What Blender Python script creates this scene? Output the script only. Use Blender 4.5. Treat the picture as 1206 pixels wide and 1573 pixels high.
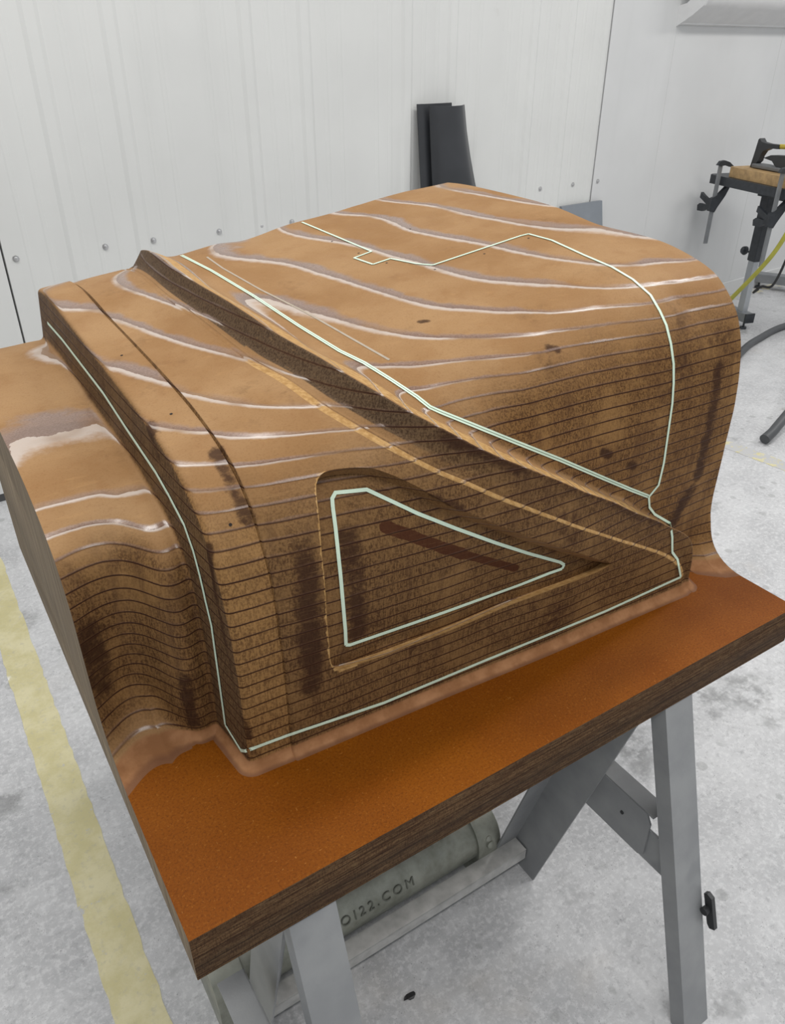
import bpy, bmesh, math, random
import numpy as np
from mathutils import Vector, Matrix
random.seed(7); np.random.seed(7)
scene = bpy.context.scene
COL = scene.collection
for o in list(bpy.data.objects): bpy.data.objects.remove(o)

# ------------------------------------------------------------------ camera
ZB = 0.80                                   # height of the pattern's base plane above the floor
cam_d = bpy.data.cameras.new('camera'); cam = bpy.data.objects.new('camera', cam_d); COL.objects.link(cam)
cam.location = (-0.0782, -0.5542, ZB + 0.875)
cam.rotation_euler = (math.radians(90 - 30.8), 0, math.radians(-32.6))
cam_d.sensor_fit = 'VERTICAL'; cam_d.sensor_height = 36.0; cam_d.lens = 1191.0 / 1573.0 * 36.0
cam_d.clip_start = 0.02; cam_d.clip_end = 60
scene.camera = cam

# ------------------------------------------------------------------ world, lamps, exposure
w = bpy.data.worlds.new('workshop_air'); scene.world = w; w.use_nodes = True
w.node_tree.nodes['Background'].inputs[0].default_value = (0.94, 0.97, 1.0, 1)
w.node_tree.nodes['Background'].inputs[1].default_value = 0.36
def area(name, loc, size, power, rot=(0, 0, 0), col=(1, .98, .95)):
    d = bpy.data.lights.new(name, 'AREA'); d.shape = 'RECTANGLE'; d.size, d.size_y = size; d.energy = power; d.color = col
    o = bpy.data.objects.new(name, d); COL.objects.link(o); o.location = loc; o.rotation_euler = rot; return o
for lx, ly, pw in ((-0.2, 1.3, 36), (-0.2, -1.3, 32), (3.4, 1.0, 34), (3.4, -1.3, 34), (6.9, 1.2, 40)):
    area('ceiling_tube_lamp', (lx, ly, 3.7), (2.4, 0.30), pw, (0, 0, math.radians(4.6)))
vs = scene.view_settings
vs.view_transform = 'Standard'; vs.look = 'None'; vs.gamma = 1.0; vs.use_curve_mapping = False
vs.exposure = 0.52

# ------------------------------------------------------------------ helpers
def link(o, parent=None):
    COL.objects.link(o)
    if parent is not None: o.parent = parent
    return o
def tag(o, label=None, cat=None, group=None, kind=None):
    if label: o['label'] = label
    if cat: o['category'] = cat
    if group: o['group'] = group
    if kind: o['kind'] = kind
    return o
def empty(name, loc=(0, 0, 0), rz=0.0, label=None, cat=None, group=None, kind=None):
    o = bpy.data.objects.new(name, None); o.empty_display_size = .05; link(o)
    o.location = loc; o.rotation_euler = (0, 0, rz); return tag(o, label, cat, group, kind)
class MB:
    """collects shapes into one mesh"""
    def __init__(s): s.v = []; s.f = []
    def add(s, v, f):
        n = len(s.v); s.v += [tuple(map(float, p)) for p in v]; s.f += [tuple(i + n for i in q) for q in f]; return s
    def box(s, c, d, M=None, bev=0.0):
        x, y, z = (t / 2 for t in d)
        if bev <= 0:
            V = [(i * x, j * y, k * z) for k in (-1, 1) for j in (-1, 1) for i in (-1, 1)]
            F = [(0, 2, 3, 1), (4, 5, 7, 6), (0, 1, 5, 4), (2, 6, 7, 3), (0, 4, 6, 2), (1, 3, 7, 5)]
        else:
            bm = bmesh.new(); bmesh.ops.create_cube(bm, size=1.0)
            for q in bm.verts: q.co = Vector((q.co.x * d[0], q.co.y * d[1], q.co.z * d[2]))
            bmesh.ops.bevel(bm, geom=list(bm.edges), offset=bev, segments=2, affect='EDGES', profile=.5)
            bm.verts.index_update(); V = [tuple(q.co) for q in bm.verts]; F = [tuple(q.index for q in f.verts) for f in bm.faces]; bm.free()
        M = M or Matrix.Identity(3)
        return s.add([tuple(M @ Vector(p) + Vector(c)) for p in V], F)
    def rings(s, R, cap=True, loop=True):
        """R: list of rings of equal point count, skinned"""
        m = len(R[0]); V = [p for r in R for p in r]; F = []
        for i in range(len(R) - 1):
            for j in range(m if loop else m - 1):
                k = (j + 1) % m; F.append((i * m + j, i * m + k, (i + 1) * m + k, (i + 1) * m + j))
        if cap: F += [tuple(range(m))[::-1], tuple(range((len(R) - 1) * m, len(R) * m))]
        return s.add(V, F)
    def tube(s, P, r, n=10, cap=True):
        P = [Vector(p) for p in P]; R = []
        rr = r if isinstance(r, (list, tuple)) else [r] * len(P)
        t0 = (P[1] - P[0]).normalized(); u = t0.orthogonal().normalized()
        for i, p in enumerate(P):
            t = (P[min(i + 1, len(P) - 1)] - P[max(i - 1, 0)]).normalized()
            u = (u - t * u.dot(t)).normalized(); v = t.cross(u)
            R.append([p + (u * math.cos(a) + v * math.sin(a)) * rr[i] for a in (2 * math.pi * k / n for k in range(n))])
        return s.rings(R, cap)
    def prism(s, poly, h0, h1, frame):
        """poly in (x,y) of frame (origin, ex, ey, ez) extruded along ez from h0 to h1"""
        o, ex, ey, ez = (Vector(q) for q in frame)
        return s.rings([[o + ex * x + ey * y + ez * h for x, y in poly] for h in (h0, h1)])
    def build(s, name, mat, parent=None, smooth=False, loc=None):
        me = bpy.data.meshes.new(name); me.from_pydata(s.v, [], s.f)
        bm = bmesh.new(); bm.from_mesh(me); bmesh.ops.recalc_face_normals(bm, faces=bm.faces); bm.to_mesh(me); bm.free()
        me.materials.append(mat)
        if smooth:
            me.polygons.foreach_set('use_smooth', [True] * len(me.polygons)); me.set_sharp_from_angle(angle=math.radians(38))
        o = bpy.data.objects.new(name, me); link(o, parent)
        if loc: o.location = loc
        return o
def spline(P, n=8):
    P = [Vector(p) for p in P]; Q = [P[0]] + P + [P[-1]]; out = []
    for i in range(1, len(Q) - 2):
        a, b, c, d = Q[i - 1:i + 3]
        for k in range(n):
            t = k / n; out.append(.5 * ((2 * b) + (c - a) * t + (2 * a - 5 * b + 4 * c - d) * t * t + (3 * b - a - 3 * c + d) * t ** 3))
    return out + [P[-1]]
# ------------------------------------------------------------------ node helper
class NT:
    def __init__(s, name):
        s.m = bpy.data.materials.new(name); s.m.use_nodes = True; s.t = s.m.node_tree; s.n = s.t.nodes; s.b = s.n['Principled BSDF']
    def node(s, ty, **kw):
        q = s.n.new(ty)
        for k, v in kw.items():
            if k.startswith('i_'): s.put(q.inputs[int(k[2:]) if k[2:].isdigit() else k[2:].replace('_', ' ')], v)
            else: setattr(q, k, v)
        return q
    def put(s, sock, v):
        if hasattr(v, 'is_linked') or hasattr(v, 'links'): s.t.links.new(v, sock)
        else: sock.default_value = v
    def math(s, op, a, b=0.0, c=None, clamp=False):
        q = s.node('ShaderNodeMath', operation=op, use_clamp=clamp); s.put(q.inputs[0], a); s.put(q.inputs[1], b)
        if c is not None: s.put(q.inputs[2], c)
        return q.outputs[0]
    def mix(s, f, a, b, mode='MIX'):
        q = s.node('ShaderNodeMix', data_type='RGBA', blend_type=mode); s.put(q.inputs[0], f)
        for k, v in ((6, a), (7, b)): s.put(q.inputs[k], v if not isinstance(v, tuple) else (*v, 1)[:4])
        return q.outputs[2]
    def mixf(s, f, a, b):
        q = s.node('ShaderNodeMix', data_type='FLOAT'); s.put(q.inputs[0], f); s.put(q.inputs[2], a); s.put(q.inputs[3], b); return q.outputs[0]
    def ramp(s, f, stops):
        q = s.node('ShaderNodeValToRGB'); e = q.color_ramp.elements
        while len(e) < len(stops): e.new(0.5)
        for k, (p, c) in enumerate(stops): e[k].position = p; e[k].color = (*c, 1) if isinstance(c, tuple) else (c, c, c, 1)
        s.put(q.inputs[0], f); return q.outputs[0]
    def step(s, x, lo, hi):
        q = s.node('ShaderNodeMapRange', interpolation_type='SMOOTHSTEP'); s.put(q.inputs[0], x)
        q.inputs[1].default_value = lo; q.inputs[2].default_value = hi; return q.outputs[0]
    def coord(s, scale=(1, 1, 1), out='Object', loc=(0, 0, 0)):
        if not hasattr(s, 'tc'): s.tc = s.node('ShaderNodeTexCoord')
        q = s.node('ShaderNodeMapping'); s.put(q.inputs[0], s.tc.outputs[out]); q.inputs[3].default_value = scale; q.inputs[1].default_value = loc; return q.outputs[0]
    def noise(s, scale, detail=4, rough=.55, vec=None, dist=0.0):
        q = s.node('ShaderNodeTexNoise'); s.put(q.inputs['Vector'], vec if vec is not None else s.coord())
        q.inputs['Scale'].default_value = scale; q.inputs['Detail'].default_value = detail; q.inputs['Roughness'].default_value = rough
        q.inputs['Distortion'].default_value = dist; return q.outputs[0]
    def voro(s, scale, vec=None, feature='F1'):
        q = s.node('ShaderNodeTexVoronoi', feature=feature); s.put(q.inputs['Vector'], vec if vec is not None else s.coord()); q.inputs['Scale'].default_value = scale; return q.outputs[0]
    def bump(s, h, strength=.3, dist=.002):
        q = s.node('ShaderNodeBump'); q.inputs['Strength'].default_value = strength; q.inputs['Distance'].default_value = dist; s.put(q.inputs['Height'], h); s.t.links.new(q.outputs[0], s.b.inputs['Normal'])
    def set(s, **kw):
        for k, v in kw.items():
            k = k.replace('_', ' ')
            if isinstance(v, tuple): v = (*v, 1)[:4]
            s.put(s.b.inputs[k], v)
        return s.m
def simple(name, col, rough=.5, metal=0.0, var=.12, scale=12, bump=0.0, bscale=200, spec=.5):
    t = NT(name); n = t.noise(scale, 5)
    f = t.ramp(n, [(.3, 0.0), (.7, 1.0)])
    lo = tuple(c * (1 - var) for c in col); hi = tuple(min(1, c * (1 + var)) for c in col)
    t.set(Base_Color=t.mix(f, lo, hi), Roughness=rough, Metallic=metal, Specular_IOR_Level=spec)
    if bump: t.bump(t.noise(bscale, 3), bump, .001)
    return t.m

# ------------------------------------------------------------------ materials
def glue_nodes(t):
    sep = t.node('ShaderNodeSeparateXYZ'); t.put(sep.inputs[0], t.coord())
    z = t.math('ADD', sep.outputs[2], t.math('MULTIPLY', t.math('SUBTRACT', t.noise(60, 3), .5), .0009))
    q = t.math('DIVIDE', t.math('SUBTRACT', z, .020 - .019 * 10), .019); fr = t.math('FRACT', q)
    up = t.math('MULTIPLY', fr, .019); dn = t.math('MULTIPLY', t.math('SUBTRACT', 1.0, fr), .019)
    return sep, z, t.math('MINIMUM', up, dn), up, dn
def seg_mask(t, sep, p, q, r, soft=.5):
    """soft-edged mark with a shape of its own: capsule from p to q, radius r (pattern coordinates)"""
    v = t.node('ShaderNodeCombineXYZ'); [t.put(v.inputs[i], sep.outputs[i]) for i in range(3)]
    ab = [q[i] - p[i] for i in range(3)]; L2 = max(1e-9, sum(x * x for x in ab))
    s = t.node('ShaderNodeVectorMath', operation='SUBTRACT'); t.put(s.inputs[0], v.outputs[0]); s.inputs[1].default_value = p
    d = t.node('ShaderNodeVectorMath', operation='DOT_PRODUCT'); t.put(d.inputs[0], s.outputs[0]); d.inputs[1].default_value = [x / L2 for x in ab]
    u = t.math('ADD', d.outputs[1], 0.0, clamp=True)
    k = t.node('ShaderNodeVectorMath', operation='SCALE'); k.inputs[0].default_value = ab; t.put(k.inputs['Scale'], u)
    e = t.node('ShaderNodeVectorMath', operation='SUBTRACT'); t.put(e.inputs[0], s.outputs[0]); t.put(e.inputs[1], k.outputs[0])
    l = t.node('ShaderNodeVectorMath', operation='LENGTH'); t.put(l.inputs[0], e.outputs[0])
    return t.math('SUBTRACT', 1.0, t.step(l.outputs[1], r * (1 - soft), r * (1 + soft)))
def mat_mdf():
    t = NT('sealed_fibreboard')
    sep, z, dist, up, dn = glue_nodes(t)
    big = t.noise(5.5, 4); mid = t.noise(26, 4, .6); fine = t.noise(330, 3, .7); patch = t.noise(11, 4, .6, t.coord((1, 1, 1), loc=(5, 2, 8)))
    scr = t.noise(1.0, 4, .65, t.coord((14, 60, 380)))
    fib = t.noise(1.0, 3, .6, t.coord((420, 420, 70)))
    col = t.mix(t.step(big, .33, .68), (.268, .146, .062), (.335, .200, .096))
    col = t.mix(t.math('MULTIPLY', t.step(mid, .5, .72), .30), col, (.24, .115, .042))
    col = t.mix(t.math('MULTIPLY', t.step(fine, .48, .75), .35), col, (.17, .080, .030))
    # cut across the board thickness: porous edge that drank sealer, speckled
    geo = t.node('ShaderNodeNewGeometry'); vt = t.node('ShaderNodeVectorTransform', vector_type='NORMAL', convert_from='WORLD', convert_to='OBJECT'); t.put(vt.inputs[0], geo.outputs['True Normal'])
    sn = t.node('ShaderNodeSeparateXYZ'); t.put(sn.inputs[0], vt.outputs[0])
    edge = t.math('SUBTRACT', 1.0, t.step(t.math('ABSOLUTE', sn.outputs[2]), .30, .95))
    speck = t.step(t.math('ADD', t.math('MULTIPLY', fib, .5), t.math('MULTIPLY', fine, .5)), .43, .59)
    ecol = t.mix(speck, (.200, .104, .038), (.070, .032, .013)); ecol = t.mix(t.math('MULTIPLY', t.step(patch, .45, .66), .6), ecol, (.285, .155, .058))
    ecol = t.mix(t.math('MULTIPLY', t.step(t.noise(1.0, 4, .6, t.coord((45, 45, 4))), .5, .68), .5), ecol, (.085, .040, .018))
    col = t.mix(t.math('MULTIPLY', edge, .92), col, ecol)
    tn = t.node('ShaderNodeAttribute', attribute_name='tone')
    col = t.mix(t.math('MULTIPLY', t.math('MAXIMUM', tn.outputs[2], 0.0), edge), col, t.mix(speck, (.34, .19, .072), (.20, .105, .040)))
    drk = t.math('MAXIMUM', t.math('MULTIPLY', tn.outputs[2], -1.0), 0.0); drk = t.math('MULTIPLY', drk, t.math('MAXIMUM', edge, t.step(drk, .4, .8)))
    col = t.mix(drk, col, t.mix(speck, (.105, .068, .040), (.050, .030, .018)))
    # soaked blotches
    blot = t.math('MULTIPLY', t.step(t.noise(7.5, 5, .62, t.coord((1, 1, .8), loc=(3.1, 0, 1.7))), .58, .70), t.step(t.noise(70, 3, .6), .38, .58))
    spots = [((.262, .18, .12), (.270, .19, .33), .020), ((.345, .20, .17), (.340, .22, .31), .020), ((.375, .20, .19), (.368, .22, .30), .008),
             ((.55, .185, .398), (.93, .158, .182), .017), ((.50, .21, .425), (.60, .172, .365), .014), ((.02, .34, .10), (.02, .34, .20), .026), ((.115, .29, .03), (.115, .29, .12), .012),
             ((1.085, .213, .20), (1.09, .22, .40), .016), ((1.03, .205, .10), (1.07, .212, .165), .018), ((.25, .32, .418), (.36, .27, .413), .010), ((.16, .45, .45), (.19, .22, .28), .010),
             ((.215, .33, .425), (.215, .24, .37), .010), ((.16, .24, .35), (.165, .192, .06), .006), ((.822, .2166, .311), (.838, .216, .303), .007), ((.885, .211, .273), (.898, .211, .267), .008), ((.612, .443, .505), (.622, .438, .504), .006), ((.748, .292, .480), (.762, .286, .477), .007), ((.44, .195, .365), (.50, .170, .33), .007)]
    sm = None
    for p, q, r in spots: k = seg_mask(t, sep, p, q, r * 1.25, .98); sm = k if sm is None else t.math('MAXIMUM', sm, k)
    ragged = t.step(t.math('ADD', t.math('MULTIPLY', sm, .55), t.math('ADD', t.math('MULTIPLY', t.noise(1.0, 5, .7, t.coord((110, 110, 150))), .5), t.math('MULTIPLY', t.noise(24, 4, .65, t.coord(loc=(1, 9, 4))), .55))), .80, 1.06)
    col = t.mix(t.math('MULTIPLY', blot, t.mixf(edge, .22, .75)), col, (.045, .020, .012))
    col = t.mix(t.math('MULTIPLY', ragged, .85), col, (.036, .016, .010))
    smear = t.step(t.math('ADD', t.math('MAXIMUM', seg_mask(t, sep, (.398, .2078, .316), (.515, .1825, .243), .0090, .35), seg_mask(t, sep, (.50, .1838, .252), (.618, .1788, .181), .0065, .35)), t.math('MULTIPLY', t.math('SUBTRACT', t.noise(60, 4, .7), .5), 1.1)), .4, .55)
    col = t.mix(t.math('MULTIPLY', smear, .9), col, (.060, .020, .010))
    # dense, glue-soaked skin just above every joint, and the joint itself
    wob = t.math('MULTIPLY', t.math('SUBTRACT', t.noise(13, 4, .6), .5), .0070)
    skin = t.math('SUBTRACT', 1.0, t.step(t.math('ADD', up, wob), .0014, .0036))
    skin = t.math('MULTIPLY', t.math('MULTIPLY', skin, t.mixf(edge, .85, .10)), t.step(t.noise(3.1, 3, .6, t.coord(loc=(4, 1, 6))), .30, .50))
    col = t.mix(skin, col, t.mix(t.step(fine, .35, .65), (.235, .150, .118), (.150, .085, .062)))
    halo = t.math('MULTIPLY', t.math('SUBTRACT', 1.0, t.step(dist, .0004, .0026)), t.mixf(edge, .15, .40))
    col = t.mix(halo, col, (.12, .050, .022))
    line = t.math('SUBTRACT', 1.0, t.step(dist, .00075, .00115))
    col = t.mix(t.math('MULTIPLY', line, t.mixf(edge, .15, .95)), col, (.030, .012, .007))
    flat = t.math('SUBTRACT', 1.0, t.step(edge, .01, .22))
    joint_sheen = t.math('SUBTRACT', 1.0, t.step(t.math('ADD', dn, t.math('MULTIPLY', t.math('SUBTRACT', t.noise(34, 4, .7), .5), .0016)), .0006, .0021))
    joint_sheen = t.math('MULTIPLY', t.math('MULTIPLY', joint_sheen, flat), t.step(t.noise(4.2, 3, .6, t.coord(loc=(2, 7, 1))), .36, .52))
    col = t.mix(t.math('MULTIPLY', joint_sheen, .70), col, (.55, .48, .43))  # pale sheen of reflected light, painted along the joints on near-level faces
    col = t.mix(t.math('MULTIPLY', t.step(scr, .55, .78), .20), col, (.48, .28, .12))
    at = t.node('ShaderNodeAttribute', attribute_name='bare')
    bare = t.step(t.math('ADD', at.outputs[2], t.math('MULTIPLY', t.math('SUBTRACT', t.noise(50, 4, .6), .5), .5)), .35, .65)
    bare = t.math('MULTIPLY', bare, t.math('SUBTRACT', 1.0, t.math('MULTIPLY', line, .75)))
    bcol = t.mix(t.step(t.noise(1.0, 3, .6, t.coord((120, 120, 120))), .35, .65), (.36, .205, .075), (.50, .310, .130))
    col = t.mix(t.math('MULTIPLY', bare, .9), col, bcol)
    # machined run-out fillet at the foot
    fil = t.math('SUBTRACT', 1.0, t.step(t.math('ADD', z, t.math('MULTIPLY', big, .006)), .0150, .0195))
    fcol = t.mix(t.step(mid, .35, .7), (.23, .105, .045), (.33, .165, .078))
    col = t.mix(fil, col, fcol)
    stain = t.math('SUBTRACT', 1.0, t.step(t.math('ADD', z, t.math('MULTIPLY', big, .004)), .0022, .0050))
    col = t.mix(t.math('MULTIPLY', stain, .75), col, (.13, .058, .032))
    gl = t.math('MULTIPLY', t.math('MAXIMUM', skin, t.math('MULTIPLY', line, t.math('MULTIPLY', flat, .5))), t.math('SUBTRACT', 1.0, fil))
    rough = t.mixf(gl, t.mixf(t.step(mid, .3, .7), .60, .50), .20)
    t.set(Base_Color=col, Roughness=rough, Specular_IOR_Level=t.mixf(gl, .06, .60), Coat_Weight=t.math('MULTIPLY', gl, .45), Coat_Roughness=.18)
    h = t.math('ADD', t.math('MULTIPLY', fine, .5), t.math('MULTIPLY', scr, .5)); h = t.math('ADD', h, t.math('MULTIPLY', fib, t.math('MULTIPLY', edge, .6)))
    t.bump(h, .22, .0012); return t.m
def mat_base():
    t = NT('glue_sealed_base')
    n = t.noise(4, 4); f = t.noise(300, 4, .75); fib = t.noise(1.0, 2, .6, t.coord((90, 260, 90))); fib2 = t.noise(1.0, 2, .6, t.coord((300, 70, 90), loc=(3, 4, 5)))
    col = t.mix(t.step(n, .3, .7), (.150, .040, .0025), (.195, .058, .004))
    col = t.mix(t.math('MULTIPLY', t.step(f, .46, .68), .60), col, (.075, .019, .002))
    col = t.mix(t.math('MULTIPLY', t.step(t.noise(240, 3, .7, t.coord(loc=(2, 2, 2))), .55, .72), .5), col, (.29, .105, .014))
    for q in (fib, fib2): col = t.mix(t.math('MULTIPLY', t.step(q, .70, .76), .45), col, (.42, .19, .045))
    t.set(Base_Color=col, Roughness=t.mixf(t.step(n, .3, .7), .50, .40), Specular_IOR_Level=.07); t.bump(f, .12, .0006); return t.m
def mat_edge():
    t = NT('sawn_board_edge'); sep, z, dist, up, dn = glue_nodes(t)
    geo = t.node('ShaderNodeNewGeometry'); sn = t.node('ShaderNodeSeparateXYZ'); t.put(sn.inputs[0], geo.outputs['True Normal'])
    side = t.step(t.math('ABSOLUTE', sn.outputs[0]), .5, .6)
    strat = t.noise(1.0, 4, .65, t.coord((9, 9, 260))); hair = t.noise(1.0, 4, .75, t.coord((520, 520, 120))); weave = t.noise(1.0, 3, .7, t.coord((40, 40, 520)))
    grain = t.noise(1.0, 4, .6, t.coord((60, 60, 6)))
    c1 = t.mix(t.step(strat, .38, .64), (.060, .030, .015), (.135, .078, .038)); c1 = t.mix(t.math('MULTIPLY', t.step(hair, .44, .60), .75), c1, (.034, .016, .008))
    c1 = t.mix(t.math('MULTIPLY', t.math('MULTIPLY', t.step(weave, .52, .66), t.step(hair, .38, .52)), .55), c1, (.26, .17, .085))
    c1 = t.mix(t.math('MULTIPLY', t.math('SUBTRACT', 1.0, t.step(dist, .0005, .0013)), .75), c1, (.024, .011, .006))
    c2 = t.mix(t.step(grain, .3, .7), (.190, .145, .098), (.290, .230, .160)); c2 = t.mix(t.math('MULTIPLY', t.step(hair, .5, .7), .3), c2, (.11, .08, .052))
    t.set(Base_Color=t.mix(side, c1, c2), Roughness=.75, Specular_IOR_Level=.12); t.bump(t.math('ADD', hair, strat), .5, .0014); return t.m
def mat_floor():
    t = NT('worn_concrete')
    big = t.noise(.9, 5, .6); mid = t.noise(7, 6, .7); fine = t.noise(70, 5, .75); sp = t.voro(210); sp2 = t.voro(75, t.coord(loc=(3, 1, 0)))
    col = t.mix(t.step(big, .35, .65), (.40, .402, .412), (.52, .522, .53))
    col = t.mix(t.math('MULTIPLY', t.step(mid, .42, .60), .35), col, (.62, .622, .63))
    col = t.mix(t.math('MULTIPLY', t.step(fine, .47, .62), .45), col, (.70, .70, .705))
    col = t.mix(t.math('MULTIPLY', t.step(t.noise(48, 4, .7, t.coord(loc=(7, 7, 0))), .54, .68), .40), col, (.26, .26, .27))
    for v, lo, hi in ((sp, .10, .18), (sp2, .07, .12)):
        pits = t.math('MULTIPLY', t.math('SUBTRACT', 1.0, t.step(v, lo, hi)), t.step(t.noise(9, 3), .42, .58))
        col = t.mix(t.math('MULTIPLY', pits, .65), col, (.13, .13, .135))
    oil = t.math('MULTIPLY', t.step(t.noise(2.6, 5, .65, t.coord(loc=(4.2, 1.3, 0))), .56, .66), t.step(t.noise(15, 4, .7), .38, .55))
    col = t.mix(t.math('MULTIPLY', oil, .60), col, (.17, .172, .17))
    dv = t.math('ADD', t.voro(11), t.math('MULTIPLY', t.noise(40, 3), .10)); gate = t.step(t.noise(2.4, 2), .48, .56)
    drop = t.math('MULTIPLY', t.math('SUBTRACT', 1.0, t.step(dv, .20, .24)), gate)
    col = t.mix(t.math('MULTIPLY', drop, .40), col, (.24, .245, .24))
    col = t.mix(t.math('MULTIPLY', t.step(t.noise(2.1, 4, .6, t.coord(loc=(9, 2, 0))), .58, .75), .35), col, (.46, .41, .35))
    scuff = t.step(t.noise(1.0, 4, .7, t.coord((3, 60, 1))), .66, .72); col = t.mix(t.math('MULTIPLY', scuff, .25), col, (.30, .30, .31))
    t.set(Base_Color=col, Roughness=t.mixf(t.step(mid, .3, .7), .62, .45), Specular_IOR_Level=.35)
    t.bump(t.math('ADD', fine, t.math('MULTIPLY', mid, .6)), .25, .003); return t.m
def mat_paint_line(name='worn_yellow_paint', wear=.63):
    t = NT(name); n = t.noise(9, 6, .7); f = t.noise(60, 4, .7)
    col = t.mix(t.step(n, .35, .65), (.52, .47, .25), (.62, .57, .36)); col = t.mix(t.math('MULTIPLY', t.step(f, .52, .72), .5), col, (.40, .38, .30))
    col = t.mix(t.step(t.noise(15, 5, .7, t.coord(loc=(3, 3, 0))), wear, wear + .05), col, (.46, .46, .465))
    sp = t.math('MULTIPLY', t.math('SUBTRACT', 1.0, t.step(t.math('ADD', t.voro(7), t.math('MULTIPLY', t.noise(40, 4, .7), .25)), .22, .25)), t.step(t.noise(3, 2), .50, .55))
    col = t.mix(t.math('MULTIPLY', sp, .8), col, (.78, .78, .77))
    t.set(Base_Color=col, Roughness=.55); t.bump(f, .2, .002); return t.m
def mat_wall(name, tint=(.69, .695, .68)):
    t = NT(name); n = t.noise(1.4, 4); st = t.noise(1.0, 4, .6, t.coord((7, 7, .7))); dirt = t.noise(3.0, 6, .7)
    col = t.mix(t.step(n, .3, .7), tuple(c * .93 for c in tint), tint); col = t.mix(t.math('MULTIPLY', t.step(st, .5, .75), .18), col, tuple(c * .80 for c in tint))
    col = t.mix(t.math('MULTIPLY', t.step(dirt, .66, .74), .22), col, (.42, .40, .38))
    t.set(Base_Color=col, Roughness=.42, Specular_IOR_Level=.35); t.bump(st, .05, .004); return t.m
def mat_galv():
    t = NT('galvanised_steel'); n = t.noise(14, 5, .65); v = t.voro(60)
    col = t.mix(t.step(n, .3, .7), (.20, .205, .165), (.36, .365, .31)); col = t.mix(t.math('MULTIPLY', v, .35), col, (.44, .45, .41))
    t.set(Base_Color=col, Roughness=.45, Metallic=.55); t.bump(n, .12, .002); return t.m
def mat_steelpaint():
    t = NT('grey_painted_steel'); n = t.noise(10, 5); f = t.noise(260, 3, .7); b = t.noise(5, 3, .5, t.coord(loc=(1, 5, 2)))
    col = t.mix(t.step(n, .3, .7), (.265, .272, .280), (.325, .332, .336)); col = t.mix(t.math('MULTIPLY', t.step(b, .6, .66), .4), col, (.17, .18, .19))
    t.set(Base_Color=col, Roughness=.48, Metallic=.35, Specular_IOR_Level=.5); t.bump(f, .25, .0008); return t.m

# ------------------------------------------------------------------ room shell
M_FLOOR = mat_floor(); M_YEL = mat_paint_line(); M_YEL2 = mat_paint_line('faded_yellow_paint', .44)
WP = Vector((.058, 2.815, 0)); WA = math.atan2(.508, 6.349); WD = Vector((math.cos(WA), math.sin(WA), 0)); WN = Vector((WD.y, -WD.x, 0))
def W(s, z, out=0.0): return WP + WD * s + WN * out + Vector((0, 0, z))
fl = MB().box((3.0, -.6, -.05), (18, 12, .1)).build('floor', M_FLOOR); tag(fl, 'grey worn concrete workshop floor', 'floor', kind='structure')
M_WCOR, M_WFLAT, M_GAP = mat_wall('white_ribbed_sheet', (.66, .665, .65)), mat_wall('white_flat_sheet', (.63, .635, .635)), simple('dark_gap', (.06, .06, .06), .8)
wall = empty('wall_back', tuple(WP), WA, 'white metal clad workshop wall behind the pattern', 'wall', kind='structure')
HW = 3.4
MB().box((2.0, .10, HW / 2), (14.0, .10, HW)).build('backing', M_WFLAT, wall)
MB().box((3.6515, .03, HW / 2), (.014, .03, HW)).build('seam_gap', M_GAP, wall)
MB().box((-.7, -.005, .0185), (8.7, .03, .033)).build('bottom_gap', M_GAP, wall)
MB().box((.2515, .03, HW / 2), (.010, .03, HW)).build('seam_gap', M_GAP, wall)
def ribbed(s0, s1):
    prof = []; ribs = [.525 + .28 * k for k in range(-20, 12)]
    def rib(c, w, h): return [(c - w, 0), (c - w * .55, h), (c + w * .55, h), (c + w, 0)]
    pts = [(s0, 0)]
    for c in ribs:
        for cc, ww, hh in ((c, .034, .0075), (c + .10, .012, .0014), (c + .18, .012, .0014)):
            if cc - ww > s0 and cc + ww < s1: pts += rib(cc, ww, hh)
    pts.append((s1, 0)); m = MB()
    m.rings([[(s, -h - .02, z) for s, h in pts] + [(s1, .03, z), (s0, .03, z)] for z in (.035, HW)])
    return m.build('ribbed_panel', M_WCOR, wall)
ed = [-5.08, -4.24, -3.40, -2.56, -1.72, -.88, .250, 1.09, 1.93, 2.77, 3.645]
for a, b in zip(ed, ed[1:]): ribbed(a + (.004 if abs(a - .25) < .01 else 0), b - (.004 if abs(b - .25) < .01 else 0))
for a, b in ((3.658, 4.2535), (4.2545, 5.4515), (5.4525, 9.0)):
    MB().box(((a + b) / 2, .005, HW / 2), (b - a, .05, HW), bev=.002).build('flat_panel', M_WFLAT, wall)
M_SCREW = simple('zinc_screw', (.55, .55, .55), .3, .8)
scr = MB(); scr.rings([[(math.cos(a) * r, -h, math.sin(a) * r) for a in (k * math.pi / 4 for k in range(8))] for r, h in ((.013, 0), (.013, .002), (.008, .003), (.008, .007), (.003, .009))])
so = None
for s in (.293, .642, .848, 1.153, 1.364, 1.526, 1.97, 2.378, 2.72, 3.194, 3.474, 3.70):
    if so is None: so = scr.build('screw', M_SCREW, wall, True); o = so
    else: o = so.copy(); link(o, wall)
    o.location = (s, -.0203, .982)
bb = empty('baseboard_back', tuple(WP), WA, 'low pale skirting along the foot of the flat wall', 'skirting', kind='structure')
MB().box((5.35, -.030, .055), (3.3, .018, .11), bev=.003).build('board', M_WFLAT, bb)
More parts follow.
